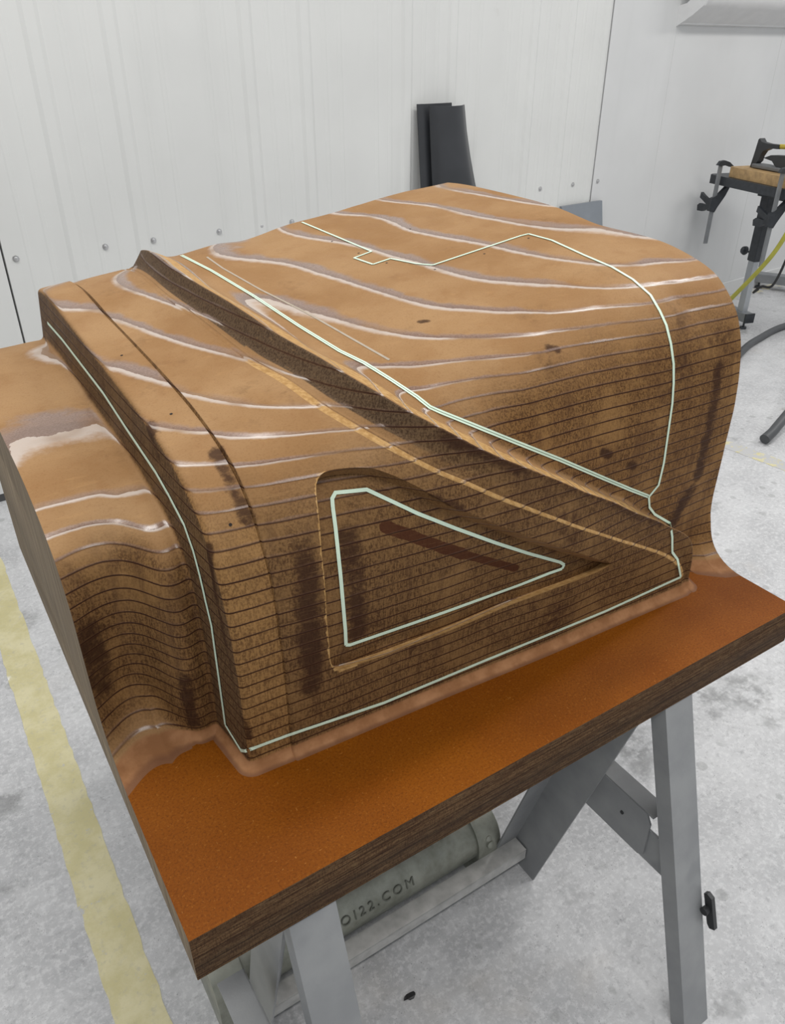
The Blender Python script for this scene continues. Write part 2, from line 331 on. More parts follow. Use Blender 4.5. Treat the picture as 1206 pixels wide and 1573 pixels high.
# painted floor stripes
def stripe(name, P, wdt, label, mat=None):
    P = [Vector((*p, .0008)) for p in P]; d = (P[1] - P[0]).normalized(); n = Vector((-d.y, d.x, 0)) * wdt / 2; m = MB()
    L = (P[1] - P[0]).length; N = max(8, int(L / .03)); lo, up = [], []
    rnd = random.Random(3)
    for i in range(N + 1):
        c = P[0] + d * (L * i / N); lo.append(c - n * (1 + rnd.uniform(-.07, .05))); up.append(c + n * (1 + rnd.uniform(-.07, .05)))
    m.rings([[a + Vector((0, 0, h)) for a in lo + up[::-1]] for h in (-.0006, .0004)])
    return tag(m.build(name, mat or M_YEL), label, 'floor marking')
stripe('painted_floor_stripe', [(-.063, -1.2), (-.063, 2.55)], .097, 'worn yellow painted stripe along floor left of the pattern')
stripe('painted_floor_stripe', [(3.155, 1.75), (3.26, .6)], .09, 'faint yellow floor stripe near the dark tube end at right', M_YEL2)
stripe('painted_floor_stripe', [tuple(W(3.9, 0, .10))[:2], tuple(W(6.6, 0, .10))[:2]], .09, 'faded yellow floor stripe running along foot of far wall', M_YEL2)
# ------------------------------------------------------------------ hood on the wall
M_WHITE = simple('white_powder_coat', (.70, .70, .70), .4, 0, .04)
hd = empty('wall_hood', tuple(W(4.25, 0, .02)), WA, 'white folded sheet hood mounted high on the wall at top right', 'hood')
prof = [(0, 1.80), (.09, 1.855), (.155, 1.90), (.18, 1.95), (.185, 2.02), (.185, 2.22), (.170, 2.22), (.170, 2.02), (.165, 1.955), (.145, 1.912), (.085, 1.872), (0, 1.822)]
MB().rings([[(s, -y, z) for y, z in prof] for s in (.012, 1.9)]).build('hood_sheet', M_WHITE, hd, True)
MB().rings([[(s, -y, z) for y, z in [(0, 1.795), (.1, 1.850), (.165, 1.895), (.192, 1.95), (.197, 2.02), (.197, 2.23), (.13, 2.23), (.13, 2.03), (.115, 1.965), (.05, 1.91), (0, 1.90)]] for s in (-.006, .012)]).build('end_plate', M_WHITE, hd)
MB().box((.95, -.012, 1.812), (1.88, .02, .012)).build('drip_lip', M_WHITE, hd)
# ------------------------------------------------------------------ things leaning at the wall behind the pattern
M_BLK = simple('black_rubber_sheet', (.030, .032, .036), .34, 0, .2, 4); M_GREYB = simple('grey_board', (.20, .22, .245), .55, 0, .1, 5)
def sheet(name, s0, s1, s1b, top, out, bulge, label, th=.006, zk=.95):
    def cs(z):
        e = s1 + (s1b - s1) * max(0, (top - z) / (top - zk)) ** 1.5; P = []
        for k in range(15):
            t = k / 14; P.append((s0 + (e - s0) * t, out + bulge * math.sin(math.pi * min(1, t * 1.05)) ** .6 + .16 * (1 - z / top)))
        return P
    R = []
    for z in [0.002] + [top * k / 12 for k in range(1, 13)]:
        p = cs(z); R.append([W(s, z, o + th) for s, o in p] + [W(s, z, o) for s, o in p[::-1]])
    return tag(MB().rings(R).build(name, M_BLK, None, True), label, 'sheet')
sheet('black_sheet', 2.250, 2.47, 2.50, 1.449, .040, .010, 'thin flat black sheet leaning on ribbed wall behind curved sheet')
sheet('black_sheet', 2.298, 2.525, 2.62, 1.440, .075, .055, 'curved glossy black sheet leaning on wall behind the pattern')
gb = MB(); d0 = .35
gb.rings([[W(3.36, z, o), W(3.725, z, o), W(3.725, z, o + .02), W(3.36, z, o + .02)] for z, o in ((.002, .20), (.872, .035))])
tag(gb.build('grey_board', M_GREYB), 'flat grey board leaning on wall beside the panel seam', 'board')

# ------------------------------------------------------------------ the layered board pattern (plug)
# coordinates of the pattern: x along the front edge, y to the back, z up from the base plane; glue joints every TL
TL, Z1, BC, ZC, BACK, WID, THK = .019, .020, .8, -.2, 1.115, 1.151, .08
PD=[(1.151,0.206,0.077),(1.151,0.210,0.096),(1.151,0.212,0.115),(1.151,0.213,0.134),(1.151,0.213,0.153),(1.151,0.213,0.172),(1.151,0.213,0.191),(1.151,0.213,0.210),(1.151,0.213,0.229),(1.151,0.214,0.248),(1.151,0.213,0.267),(1.151,0.214,0.286),(1.151,0.213,0.305),(1.151,0.214,0.324),(1.151,0.216,0.343),(1.151,0.217,0.362),(1.151,0.220,0.381),(1.151,0.223,0.400),(1.151,0.227,0.419),(1.151,0.232,0.438),(1.151,0.240,0.457),(1.151,0.248,0.476),(1.151,0.263,0.495),(1.151,0.282,0.514),(1.151,0.305,0.533),(1.151,0.366,0.555),(1.151,0.432,0.568),(1.151,0.513,0.572),(1.151,0.599,0.573),(1.151,0.714,0.588),(1.151,0.839,0.594),(1.151,0.955,0.596),(1.151,0.213,0.020),(1.151,0.213,-0.020),(0.930,0.211,0.001),(1.030,0.211,0.001),(0.930,0.211,0.020),(1.030,0.211,0.020),(0.930,0.211,0.039),(1.030,0.211,0.039),(0.930,0.211,0.058),(1.030,0.211,0.058),(0.930,0.211,0.077),(1.030,0.211,0.077),(0.930,0.211,0.096),(1.030,0.211,0.096),(0.930,0.211,0.115),(1.030,0.211,0.115),(0.930,0.211,0.134),(1.030,0.211,0.134),(0.930,0.211,0.153),(1.030,0.211,0.153),(0.930,0.211,0.172),(1.030,0.211,0.172),(0.930,0.211,0.191),(1.030,0.211,0.191),(0.930,0.211,0.210),(1.030,0.211,0.210),(0.930,0.211,0.229),(1.030,0.211,0.229),(0.930,0.211,0.248),(1.030,0.211,0.248),(0.930,0.211,0.267),(1.030,0.211,0.267),(0.930,0.211,0.286),(1.030,0.211,0.286),(1.054,0.313,0.533),(1.035,0.293,0.514),(1.008,0.266,0.495),(0.998,0.253,0.476),(0.991,0.242,0.457),(0.986,0.234,0.438),(0.984,0.228,0.419),(0.984,0.223,0.400),(0.986,0.220,0.381),(0.989,0.219,0.362),(0.992,0.217,0.343),(0.995,0.214,0.324),(0.829,0.457,0.533),(0.762,0.377,0.514),(0.720,0.325,0.495),(0.696,0.295,0.476),(0.680,0.274,0.457),(0.669,0.258,0.438),(0.664,0.250,0.419),(0.658,0.241,0.400),(0.656,0.237,0.381),(0.529,0.272,0.438),(0.566,0.258,0.419),(0.598,0.244,0.400),(0.632,0.238,0.381),(0.668,0.228,0.362),(0.699,0.225,0.343),(0.533,0.259,0.419),(0.566,0.245,0.400),(0.596,0.234,0.381),(0.628,0.228,0.362),(0.658,0.221,0.343),(0.692,0.220,0.324),(0.723,0.217,0.305),(0.754,0.214,0.286),(0.787,0.213,0.267),(0.817,0.211,0.248),(0.850,0.212,0.229),(0.880,0.208,0.210),(0.913,0.208,0.191),(0.592,1.111,0.514),(0.588,0.876,0.514),(0.605,0.773,0.514),(0.627,0.632,0.514),(0.637,0.570,0.514),(0.657,0.482,0.514),(0.704,0.426,0.514),(0.741,0.385,0.514),(0.792,0.348,0.514),(0.832,0.331,0.514),(0.907,0.314,0.514),(0.976,0.292,0.514),(0.470,0.735,0.495),(0.493,0.653,0.495),(0.521,0.559,0.495),(0.541,0.488,0.495),(0.558,0.446,0.495),(0.581,0.408,0.495),(0.628,0.371,0.495),(0.665,0.347,0.495),(0.788,0.311,0.495),(0.856,0.295,0.495),(0.927,0.278,0.495),(0.447,0.409,0.476),(0.505,0.365,0.476),(0.548,0.341,0.476),(0.617,0.323,0.476),(0.676,0.303,0.476),(0.740,0.286,0.476),(0.476,0.317,0.457),(0.504,0.310,0.457),(0.555,0.302,0.457),(0.638,0.286,0.457),(0.729,0.270,0.457),(0.748,0.842,0.533),(0.752,0.750,0.533),(0.767,0.652,0.533),(0.785,0.511,0.533),(0.876,0.411,0.533),(0.925,0.355,0.533),(0.977,0.332,0.533),(0.873,1.051,0.552),(0.865,0.853,0.552),(0.886,0.746,0.552),(0.912,0.658,0.552),(0.936,0.512,0.552),(0.963,0.453,0.552),(1.009,0.395,0.552),(1.079,0.379,0.552),(1.004,0.981,0.571),(1.008,0.843,0.571),(1.022,0.772,0.571),(1.038,0.679,0.571),(1.078,0.613,0.571),(0.452,1.115,0.501),(0.548,1.115,0.515),(0.698,1.115,0.535),(0.876,1.115,0.560),(0.947,1.115,0.571),(1.021,1.115,0.581)]
PC=[(0.224,0.248,0.381),(0.224,0.234,0.362),(0.224,0.225,0.343),(0.224,0.213,0.324),(0.224,0.206,0.305),(0.224,0.200,0.286),(0.224,0.197,0.267),(0.224,0.193,0.248),(0.224,0.191,0.229),(0.224,0.191,0.210),(0.224,0.187,0.191),(0.224,0.186,0.172),(0.224,0.186,0.153),(0.224,0.185,0.134),(0.224,0.185,0.115),(0.224,0.185,0.096),(0.224,0.184,0.077),(0.224,0.185,0.058),(0.224,0.185,0.030),(0.224,0.185,0.000),(0.224,0.185,-0.030),(0.344,0.491,0.476),(0.370,0.326,0.457),(0.399,0.269,0.438),(0.425,0.233,0.419),(0.451,0.213,0.400),(0.484,0.198,0.381),(0.516,0.182,0.362),(0.548,0.174,0.343),(0.578,0.167,0.324),(0.610,0.159,0.305),(0.641,0.156,0.286),(0.673,0.152,0.267),(0.707,0.152,0.248),(0.738,0.150,0.229),(0.767,0.148,0.210),(0.800,0.149,0.191),(0.838,0.153,0.172),(0.870,0.152,0.153),(0.901,0.153,0.134),(0.934,0.152,0.115),(0.970,0.153,0.096),(0.993,0.149,0.077),(1.010,0.148,0.058),(1.010,0.148,0.039),(1.010,0.148,0.020),(1.010,0.148,-0.020),(0.600,0.166,0.150),(0.600,0.166,0.100),(0.600,0.166,0.050),(0.600,0.166,0.000),(0.600,0.166,-0.030),(0.800,0.157,0.100),(0.800,0.157,0.050),(0.800,0.157,0.000),(0.800,0.157,-0.030),(0.400,0.177,0.100),(0.400,0.177,0.050),(0.400,0.177,0.000),(0.400,0.177,-0.030),(0.231,0.815,0.476),(0.264,0.700,0.476),(0.296,0.606,0.476),(0.226,0.480,0.457),(0.252,0.432,0.457),(0.278,0.396,0.457),(0.325,0.353,0.457),(0.225,0.359,0.438),(0.274,0.322,0.438),(0.338,0.294,0.438),(0.223,0.295,0.419),(0.255,0.283,0.419),(0.331,0.265,0.419),(0.222,0.269,0.400),(0.311,0.247,0.400),(0.234,1.115,0.475),(0.279,1.115,0.481),(0.333,1.115,0.487)]
PB=[(0.158,0.191,0.058),(0.159,0.191,0.077),(0.159,0.190,0.096),(0.158,0.190,0.115),(0.159,0.190,0.134),(0.158,0.191,0.153),(0.159,0.192,0.172),(0.159,0.194,0.191),(0.160,0.196,0.210),(0.160,0.197,0.229),(0.162,0.201,0.248),(0.162,0.205,0.267),(0.162,0.209,0.286),(0.162,0.216,0.305),(0.162,0.223,0.324),(0.162,0.235,0.343),(0.162,0.247,0.362),(0.163,0.266,0.381),(0.220,0.253,0.381),(0.222,0.273,0.400),(0.223,0.310,0.419),(0.226,0.370,0.438),(0.223,0.523,0.457),(0.230,0.875,0.476),(0.224,0.250,0.381),(0.224,0.236,0.362),(0.224,0.227,0.343),(0.224,0.215,0.324),(0.224,0.208,0.305),(0.224,0.202,0.286),(0.224,0.199,0.267),(0.224,0.195,0.248),(0.224,0.193,0.229),(0.224,0.193,0.210),(0.224,0.189,0.191),(0.224,0.188,0.172),(0.224,0.188,0.153),(0.224,0.187,0.134),(0.224,0.187,0.115),(0.224,0.187,0.096),(0.224,0.186,0.077),(0.224,0.187,0.058),(0.158,0.191,0.030),(0.224,0.187,0.030),(0.158,0.191,0.000),(0.224,0.187,0.000),(0.158,0.191,-0.030),(0.224,0.187,-0.030),(0.160,0.299,0.400),(0.164,0.339,0.419),(0.173,0.423,0.438),(0.172,0.637,0.457),(0.233,1.115,0.479),(0.188,1.115,0.474)]
PA=[(0.000,0.342,0.115),(0.000,0.343,0.134),(0.000,0.344,0.153),(0.000,0.344,0.172),(0.000,0.344,0.191),(0.000,0.345,0.210),(0.000,0.345,0.229),(0.000,0.349,0.248),(0.000,0.356,0.267),(0.000,0.366,0.286),(0.000,0.379,0.305),(0.000,0.412,0.324),(0.085,0.335,0.096),(0.087,0.337,0.115),(0.087,0.338,0.134),(0.086,0.338,0.153),(0.086,0.338,0.172),(0.087,0.338,0.191),(0.087,0.340,0.210),(0.086,0.343,0.229),(0.108,0.292,0.058),(0.109,0.290,0.077),(0.110,0.290,0.096),(0.111,0.290,0.115),(0.112,0.289,0.134),(0.113,0.291,0.153),(0.112,0.292,0.172),(0.113,0.292,0.191),(0.113,0.295,0.210),(0.113,0.300,0.229),(0.141,0.287,0.020),(0.142,0.287,0.039),(0.142,0.287,0.058),(0.143,0.287,0.077),(0.144,0.287,0.096),(0.145,0.286,0.115),(0.145,0.287,0.134),(0.144,0.288,0.153),(0.145,0.290,0.172),(0.144,0.292,0.191),(0.145,0.293,0.210),(0.144,0.298,0.229),(0.088,0.402,0.324),(0.085,0.375,0.305),(0.086,0.360,0.286),(0.084,0.353,0.267),(0.086,0.346,0.248),(0.117,0.362,0.324),(0.113,0.335,0.305),(0.112,0.319,0.286),(0.111,0.310,0.267),(0.110,0.306,0.248),(0.142,0.361,0.324),(0.144,0.328,0.305),(0.146,0.315,0.286),(0.145,0.306,0.267),(0.146,0.300,0.248),(0.005,0.463,0.343),(0.048,0.462,0.343),(0.087,0.458,0.343),(0.104,0.443,0.343),(0.122,0.442,0.343),(0.143,0.440,0.343),(0.004,0.648,0.362),(0.057,0.653,0.362),(0.113,0.654,0.362),(0.136,0.654,0.362),(0.000,0.343,0.090),(0.085,0.338,0.090),(0.112,0.291,0.090),(0.143,0.287,0.090),(0.000,0.343,0.060),(0.085,0.338,0.060),(0.112,0.291,0.060),(0.143,0.287,0.060),(0.000,0.343,0.030),(0.085,0.338,0.030),(0.112,0.291,0.030),(0.143,0.287,0.030),(0.000,0.343,0.000),(0.085,0.338,0.000),(0.112,0.291,0.000),(0.143,0.287,0.000),(0.000,0.343,-0.030),(0.085,0.338,-0.030),(0.112,0.291,-0.030),(0.143,0.287,-0.030),(0.038,1.115,0.367),(0.068,1.115,0.367),(0.118,1.115,0.370),(0.010,0.900,0.371)]
FOOT=[(1.959,0.335),(1.639,0.328),(1.440,0.334),(1.321,0.337),(1.143,0.344),(0.946,0.370),(0.877,0.399),(0.829,0.425),(0.796,0.451),(0.768,0.484),(0.738,0.516),(0.714,0.548),(0.691,0.578),(0.668,0.610),(0.646,0.641),(0.625,0.673),(0.605,0.707),(0.583,0.738),(0.562,0.767),(0.541,0.800),(0.522,0.838),(0.499,0.870),(0.476,0.901),(0.453,0.934),(0.429,0.970),(0.403,0.993)]
CREST=[(1.980,0.375,0.027),(1.695,0.360,0.025),(1.503,0.363,0.025),(1.291,0.375,0.026),(1.160,0.383,0.025),(1.088,0.391,0.024),(0.987,0.409,0.023),(0.941,0.423,0.022),(0.899,0.442,0.021),(0.868,0.458,0.017),(0.833,0.491,0.015),(0.804,0.516,0.012),(0.778,0.543,0.008),(0.753,0.578,0.007),(0.731,0.610,0.004),(0.687,0.678,0.003),(0.666,0.711,0.004),(0.646,0.739,0.003),(0.631,0.774,-0.005),(0.612,0.806,-0.008),(0.591,0.833,-0.006),(0.568,0.865,-0.002),(0.548,0.898,-0.003),(0.528,0.932,-0.006),(0.502,0.956,-0.002),(0.479,0.995,-0.004)]
LIP=[(1.998,0.429),(1.566,0.419),(1.311,0.431),(1.115,0.440),(1.064,0.445),(0.881,0.501),(0.850,0.533),(0.822,0.566),(0.796,0.596),(0.774,0.628),(0.751,0.658),(0.732,0.692),(0.711,0.723),(0.689,0.754),(0.670,0.787),(0.648,0.817),(0.628,0.850),(0.604,0.880),(0.581,0.913),(0.545,0.952)]
POCKET=[(0.289,0.505),(0.288,0.599),(0.294,0.708),(0.305,0.782),(0.311,0.813),(0.323,0.828),(0.339,0.828),(0.364,0.821),(0.390,0.809),(0.418,0.782),(0.441,0.759),(0.491,0.706),(0.553,0.658),(0.627,0.604),(0.710,0.546),(0.784,0.494),(0.815,0.474),(0.792,0.468),(0.683,0.473),(0.521,0.471),(0.386,0.472),(0.321,0.480),(0.299,0.484)]
class RBF:
    def __init__(s, P, lam, w=.6):
        P = np.array(P); th = np.arctan2(P[:, 2] - ZC, BC - P[:, 1]); r = np.hypot(P[:, 2] - ZC, BC - P[:, 1])
        X = np.c_[P[:, 0], th * w]; s.X, s.w, n = X, w, len(X)
        d2 = ((X[:, None] - X[None]) ** 2).sum(-1); K = .5 * d2 * np.log(d2 + 1e-12) + lam * np.eye(n)
        Q = np.c_[np.ones(n), X]; s.c = np.linalg.solve(np.block([[K, Q], [Q.T, np.zeros((3, 3))]]), np.r_[r, 0, 0, 0])
    def __call__(s, a, th):
        a, th = np.broadcast_arrays(np.asarray(a, float), np.asarray(th, float)); sh = a.shape
        X = np.stack([a.ravel(), th.ravel() * s.w], -1); out = np.empty(len(X))
        for i in range(0, len(X), 20000):
            x = X[i:i + 20000]; d2 = ((x[:, None] - s.X[None]) ** 2).sum(-1)
            out[i:i + 20000] = (.5 * d2 * np.log(d2 + 1e-12)) @ s.c[:-3] + s.c[-3] + x @ s.c[-2:]
        return out.reshape(sh)
fA, fB, fC, fD = RBF(PA, 4e-5), RBF(PB, 3e-4), RBF(PC, 3e-4), RBF(PD, 2e-4)
def curve1(P, col=1, sig=.03):
    P = sorted(P); x = np.array([p[0] for p in P]); y = np.array([p[col] for p in P])
    g = np.linspace(.15, 2.1, 800); v = np.interp(g, x, y); k = np.exp(-.5 * (np.arange(-60, 61) * (g[1] - g[0]) / sig) ** 2); k /= k.sum()
    v = np.convolve(np.pad(v, 60, mode='edge'), k, 'valid')
    return lambda t: np.interp(t, g, v)
a_foot = curve1([p for p in FOOT] + [(.375, 1.012), (.34, 1.02), (.2, 1.02)])
a_crest = curve1([p[:2] for p in CREST] + [(.45, 1.022), (.42, 1.030), (.38, 1.034), (.2, 1.036)], sig=.018)
d_crest = curve1([(p[0], p[2]) for p in CREST] + [(.42, -.002), (.2, -.002)], sig=.03)
a_lip = curve1(LIP + [(.50, 1.005), (.47, 1.035), (.44, 1.05), (.38, 1.056), (.2, 1.058)], sig=.018)
def bez(p, q, r, n, ends=True):
    t = np.linspace(0, 1, n)[:, None, None]
    return (1 - t) ** 2 * p + 2 * t * (1 - t) * q + t * t * r
def section(th):
    """for every angle in th: list of (x, r) across the pattern, shape (columns, len(th), 2)"""
    th = np.asarray(th, float); st = lambda a, r: np.stack(np.broadcast_arrays(a, r), -1)
    def run(f, a0, a1, n, end=False):
        u = np.linspace(0, 1, n + (1 if end else 0), endpoint=end)[:, None]; a = a0 + (a1 - a0) * u; t = np.broadcast_to(th, a.shape)
        return st(a, f(a, t))
    out = []
    one = np.ones_like(th)
    A0, A1 = .1495, .1600
    q0 = st(A0 * one, fA(A0 * one, th)); q1 = st(A1 * one, fB(A1 * one, th)); d = q1 - q0; L = np.linalg.norm(d, axis=-1, keepdims=True); d = d / np.maximum(L, 1e-6)
    s0, s1 = .010, .009
    p0 = st((A0 - s0) * one, fA((A0 - s0) * one, th)); p1 = st((A1 + s1) * one, fB((A1 + s1) * one, th))
    m0 = np.minimum(s0, L * .35); m1 = np.minimum(s1, L * .4)
    out += [run(fA, 0 * one, (A0 - s0) * one, 60), bez(p0, q0, q0 + d * m0, 8)]
    out += [np.stack([q0 + d * (m0 + (L - m0 - m1) * k / 6) for k in range(1, 6)])]
    out += [bez(q1 - d * m1, q1, p1, 9), run(fB, (A1 + s1) * one, .2222 * one, 14)[1:]]
    g = .0016                                                         # scribed joint line
    out += [np.stack([st(.2222 * one, fB(.2222 * one, th)), st(.2229 * one, fB(.2229 * one, th) - g), st(.2243 * one, fC(.2243 * one, th) - g), st(.2250 * one, fC(.2250 * one, th))])]
    af, ac, al = a_foot(th), a_crest(th), a_lip(th); ac = np.maximum(ac, af + .003); al = np.maximum(al, ac + .012)
    qf = st(af, fC(af, th) - .004); qc = st(ac, fC(ac, th) + d_crest(th)); ql = st(al, fD(al, th))
    def uni(x): l = np.linalg.norm(x, axis=-1, keepdims=True); return x / np.maximum(l, 1e-6), l
    dfc, lfc = uni(qc - qf); dcl, lcl = uni(ql - qc)
    wf = np.minimum(.005, lfc * .35); wc = np.minimum(.0035, np.minimum(lfc, lcl) * .4); wl = np.minimum(.014, lcl * .5)
    cf = st(af - .007, fC(af - .007, th)); cl = st(al + .02, fD(al + .02, th))
    out += [run(fC, .2250 * one, af - .007, 100)[1:], bez(cf, qf, qf + dfc * wf, 8)]
    def wallpt(k):                                                     # gentle run-out first, then the steep face
        u = (wf + (lfc - wf - wc) * k / 12) / lfc; p = qf + (qc - qf) * u; v = np.clip(u, 0, 1)[..., 0]
        rise = np.maximum(d_crest(th), 0) + .004; p[..., 1] -= rise * .30 * np.where(v < .45, v / .45, (1 - v) / .55); return p
    out += [np.stack([wallpt(k) for k in range(1, 12)])]
    out += [bez(qc - dfc * wc, qc, qc + dcl * wc, 7)]
    out += [np.stack([qc + dcl * (wc + (lcl - wc - wl) * k / 6) for k in range(1, 6)])]
    out += [bez(ql - dcl * wl, ql, cl, 9), run(fD, al + .02, WID * one, 110, True)[1:]]
    return np.concatenate(out, 0)
def to3(a, r, th): return np.stack([a, BC - r * np.cos(th), ZC + r * np.sin(th)], -1)
TH = np.linspace(.22, 2.09, 620)
SEC = section(TH)                                                       # columns x angles x (x, r)
NC = SEC.shape[0]
def at(theta):                                                          # theta: (NC,) or (NC, m)
    th = theta if theta.ndim == 2 else theta[:, None]
    out = np.empty(th.shape + (3,))
    for c in range(NC):
        out[c] = to3(np.interp(th[c], TH, SEC[c, :, 0]), np.interp(th[c], TH, SEC[c, :, 1]), th[c])
    return out if theta.ndim == 2 else out[:, 0]
a_mid = at(np.full(NC, .34))[:, 0]
lip0 = float(a_lip(.34))
RF = np.interp(a_mid, [0, .07, .112, .13, .15, 1.06, 1.12, WID], [.105, .095, .016, .014, .018, .022, .085, .098])
def theta_at_z(z):
    th = np.full(NC, .35)
    for _ in range(14): p = at(th); th = np.clip(np.arctan2(z - ZC, BC - p[:, 1]), .225, 2.0)
    return th
NF, NM = 14, 235
rows = []
phi = np.linspace(0, math.pi / 2, NF + 1)
zs = RF[:, None] * (1 - np.cos(phi))[None]
top0 = at(theta_at_z(RF))
tan = np.gradient(top0[:, :2], axis=0); k5 = np.ones(7) / 7
tan = np.stack([np.convolve(np.pad(tan[:, i], 3, mode='edge'), k5, 'valid') for i in (0, 1)], -1)
tan /= np.linalg.norm(tan, axis=1, keepdims=True); nrm = np.stack([tan[:, 1], -tan[:, 0]], -1); nrm[0] = nrm[-1] = (0, -1)
wl_ = np.clip((a_mid - .140) / .012, 0, 1)[:, None]; nrm = nrm * wl_ + np.array([[0, -1.]]) * (1 - wl_); nrm /= np.linalg.norm(nrm, axis=1, keepdims=True)
for j in range(NF + 1):
    p = at(theta_at_z(zs[:, j])); off = RF * (1 - np.sin(phi[j])); p[:, :2] += nrm * off[:, None]; p[:, 2] = zs[:, j]
    cl_ = int(np.argmax(a_mid > .1512))
    for c in range(cl_, 40, -1): p[c - 1, 0] = min(p[c - 1, 0], p[c, 0] - 1e-4)
    for c in range(NC - 165, NC): p[c, 0] = min(max(p[c, 0], p[c - 1, 0] + 1e-4), WID)
    rows.append(p)
thR = theta_at_z(RF); thM = np.full(NC, 1.97)
for _ in range(14): p = at(thM); thM = np.arctan2(p[:, 2] - ZC, BC - BACK)
u = np.linspace(0, 1, NM + 1)[1:]
main = at(thR[:, None] + (thM - thR)[:, None] * u[None])
main[:, -1, 1] = BACK
for j in range(NM): rows.append(main[:, j])
apos = np.maximum.accumulate(rows[0][:, 0].copy()); kk = np.exp(-.5 * (np.arange(-24, 25) / 4.0) ** 2); kk /= kk.sum()
apos = np.convolve(np.pad(apos, 24, mode='reflect', reflect_type='odd'), kk, 'valid'); apos[0] = 0; apos[-1] = WID
f0 = rows[0]; front = []
for k in range(8):
    t = k / 8; front.append(np.stack([apos + (f0[:, 0] - apos) * t, f0[:, 1] * t, np.zeros(NC)], -1))
low = [np.stack([apos, np.full(NC, y), np.full(NC, -THK)], -1) for y in (BACK, 0)]
G = np.stack(low + front + rows, 0)                                     # rows x columns x 3 (closed loop in rows)
G[:, 0, 0] = 0; G[:, -1, 0] = WID
NR = G.shape[0]
V = G.reshape(-1, 3); idx = np.arange(NR * NC).reshape(NR, NC)
Q = []
for i in range(NR):
    j = (i + 1) % NR
    Q.append(np.stack([idx[i, :-1], idx[i, 1:], idx[j, 1:], idx[j, :-1]], -1))
faces = np.concatenate(Q, 0).tolist() + [tuple(idx[:, 0]), tuple(idx[::-1, -1])]
me = bpy.data.meshes.new('solid'); me.from_pydata(V.tolist(), [], faces); me.update()
bm = bmesh.new(); bm.from_mesh(me); bmesh.ops.triangulate(bm, faces=[f for f in bm.faces if len(f.verts) > 4]); bmesh.ops.recalc_face_normals(bm, faces=bm.faces); bm.to_mesh(me); bm.free()
solid = bpy.data.objects.new('solid', me); COL.objects.link(solid)
# the pocket is cut out of the front face
def pocket_cutter():
    P = np.array(POCKET + POCKET[:1]); s = np.r_[0, np.cumsum(np.linalg.norm(np.diff(P, axis=0) * [1, .6], axis=1))]
    n = 190; t = np.linspace(0, s[-1], n, endpoint=False)
    pa, pt = np.interp(t, s, P[:, 0]), np.interp(t, s, P[:, 1])
    k = np.array([0, 1, 2, 1, 0.]) / 4
    sm = lambda x: sum(k[i] * np.roll(x, i - 2) for i in range(5))
    pa, pt = sm(pa), sm(pt); ca, ct = .47, .64
    rings = []
    for sc, d in [(x, .03) for x in (.02, .3, .6, .85)] + [(1.0, .03), (1.0, .004), (1.0, -.004), (1.0, -.022), (.992, -.024)] + [(x, -.024) for x in (.85, .6, .4, .2, .02)]:
        a, th = ca + (pa - ca) * sc, ct + (pt - ct) * sc
        rings.append(to3(a, fC(a, th) + d, th).tolist())
    m = MB(); m.rings(rings); o = m.build('cutter', bpy.data.materials.new('tmp')); return o
cut = pocket_cutter()
mod = solid.modifiers.new('b', 'BOOLEAN'); mod.operation = 'DIFFERENCE'; mod.object = cut; mod.solver = 'MANIFOLD'
dg = bpy.context.evaluated_depsgraph_get(); ev = solid.evaluated_get(dg)
bm = bmesh.new(); bm.from_mesh(ev.to_mesh()); ev.to_mesh_clear()
bpy.data.objects.remove(cut); bpy.data.objects.remove(solid)
bmesh.ops.remove_doubles(bm, verts=bm.verts, dist=2e-6)
bmesh.ops.triangulate(bm, faces=[f for f in bm.faces if len(f.verts) > 4])
bmesh.ops.recalc_face_normals(bm, faces=bm.faces)
LEV = [round(Z1 + k * TL, 4) for k in (-4, -3, -2)] + [.0006] + [round(Z1 + k * TL, 4) for k in range(0, 31)]
bm.normal_update()
nl = bm.verts.layers.float_vector.new('vn')
for v in bm.verts: v[nl] = v.normal
for z in LEV:
    fs = [f for f in bm.faces if min(v.co.z for v in f.verts) < z - 1e-6 and max(v.co.z for v in f.verts) > z + 1e-6]
    es = {e for f in fs for e in f.edges}; vv = {v for f in fs for v in f.verts}
    bmesh.ops.bisect_plane(bm, geom=list(vv) + list(es) + fs, plane_co=(0, 0, z), plane_no=(0, 0, 1), dist=1e-6)
bm.verts.index_update()
plug = empty('layered_board_pattern', (0, 0, ZB), 0, 'large brown layered fibreboard moulding pattern with pale green tape lines, lying on grey sawhorse', 'pattern')
VC = np.array([v.co for v in bm.verts]); VN = np.array([v[nl] for v in bm.verts]); VN /= np.maximum(np.linalg.norm(VN, axis=1, keepdims=True), 1e-9)
TV = np.arctan2(VC[:, 2] - ZC, BC - VC[:, 1]); RV = np.hypot(VC[:, 2] - ZC, BC - VC[:, 1])
def band(x, lo, hi, e): return np.clip((x - lo) / e, 0, 1) * np.clip((hi - x) / e, 0, 1)
top_ = VC[:, 2] > .03
BARE = np.maximum(band(VC[:, 0], a_foot(TV) - .0125, a_foot(TV) + .0035, .003) * np.clip((1.25 - TV) / .2, .35, 1), band(VC[:, 0], a_crest(TV) + .001, a_crest(TV) + (a_lip(TV) - a_crest(TV)) * .62, .004) * .95) * top_
dep = fC(VC[:, 0], TV) - RV
ins = (VC[:, 0] > .27) & (VC[:, 0] < .83) & (dep > .0008) & (dep < .0225) & (VC[:, 0] < a_foot(TV) - .012) & (TV < .92)
BARE = np.maximum(BARE, ins * ((VN[:, 2] > .35) * 1.0 + (VN[:, 0] > .3) * .8).clip(0, 1))
pp = np.array(POCKET + POCKET[:1]); dmin = np.full(len(VC), 9.0)
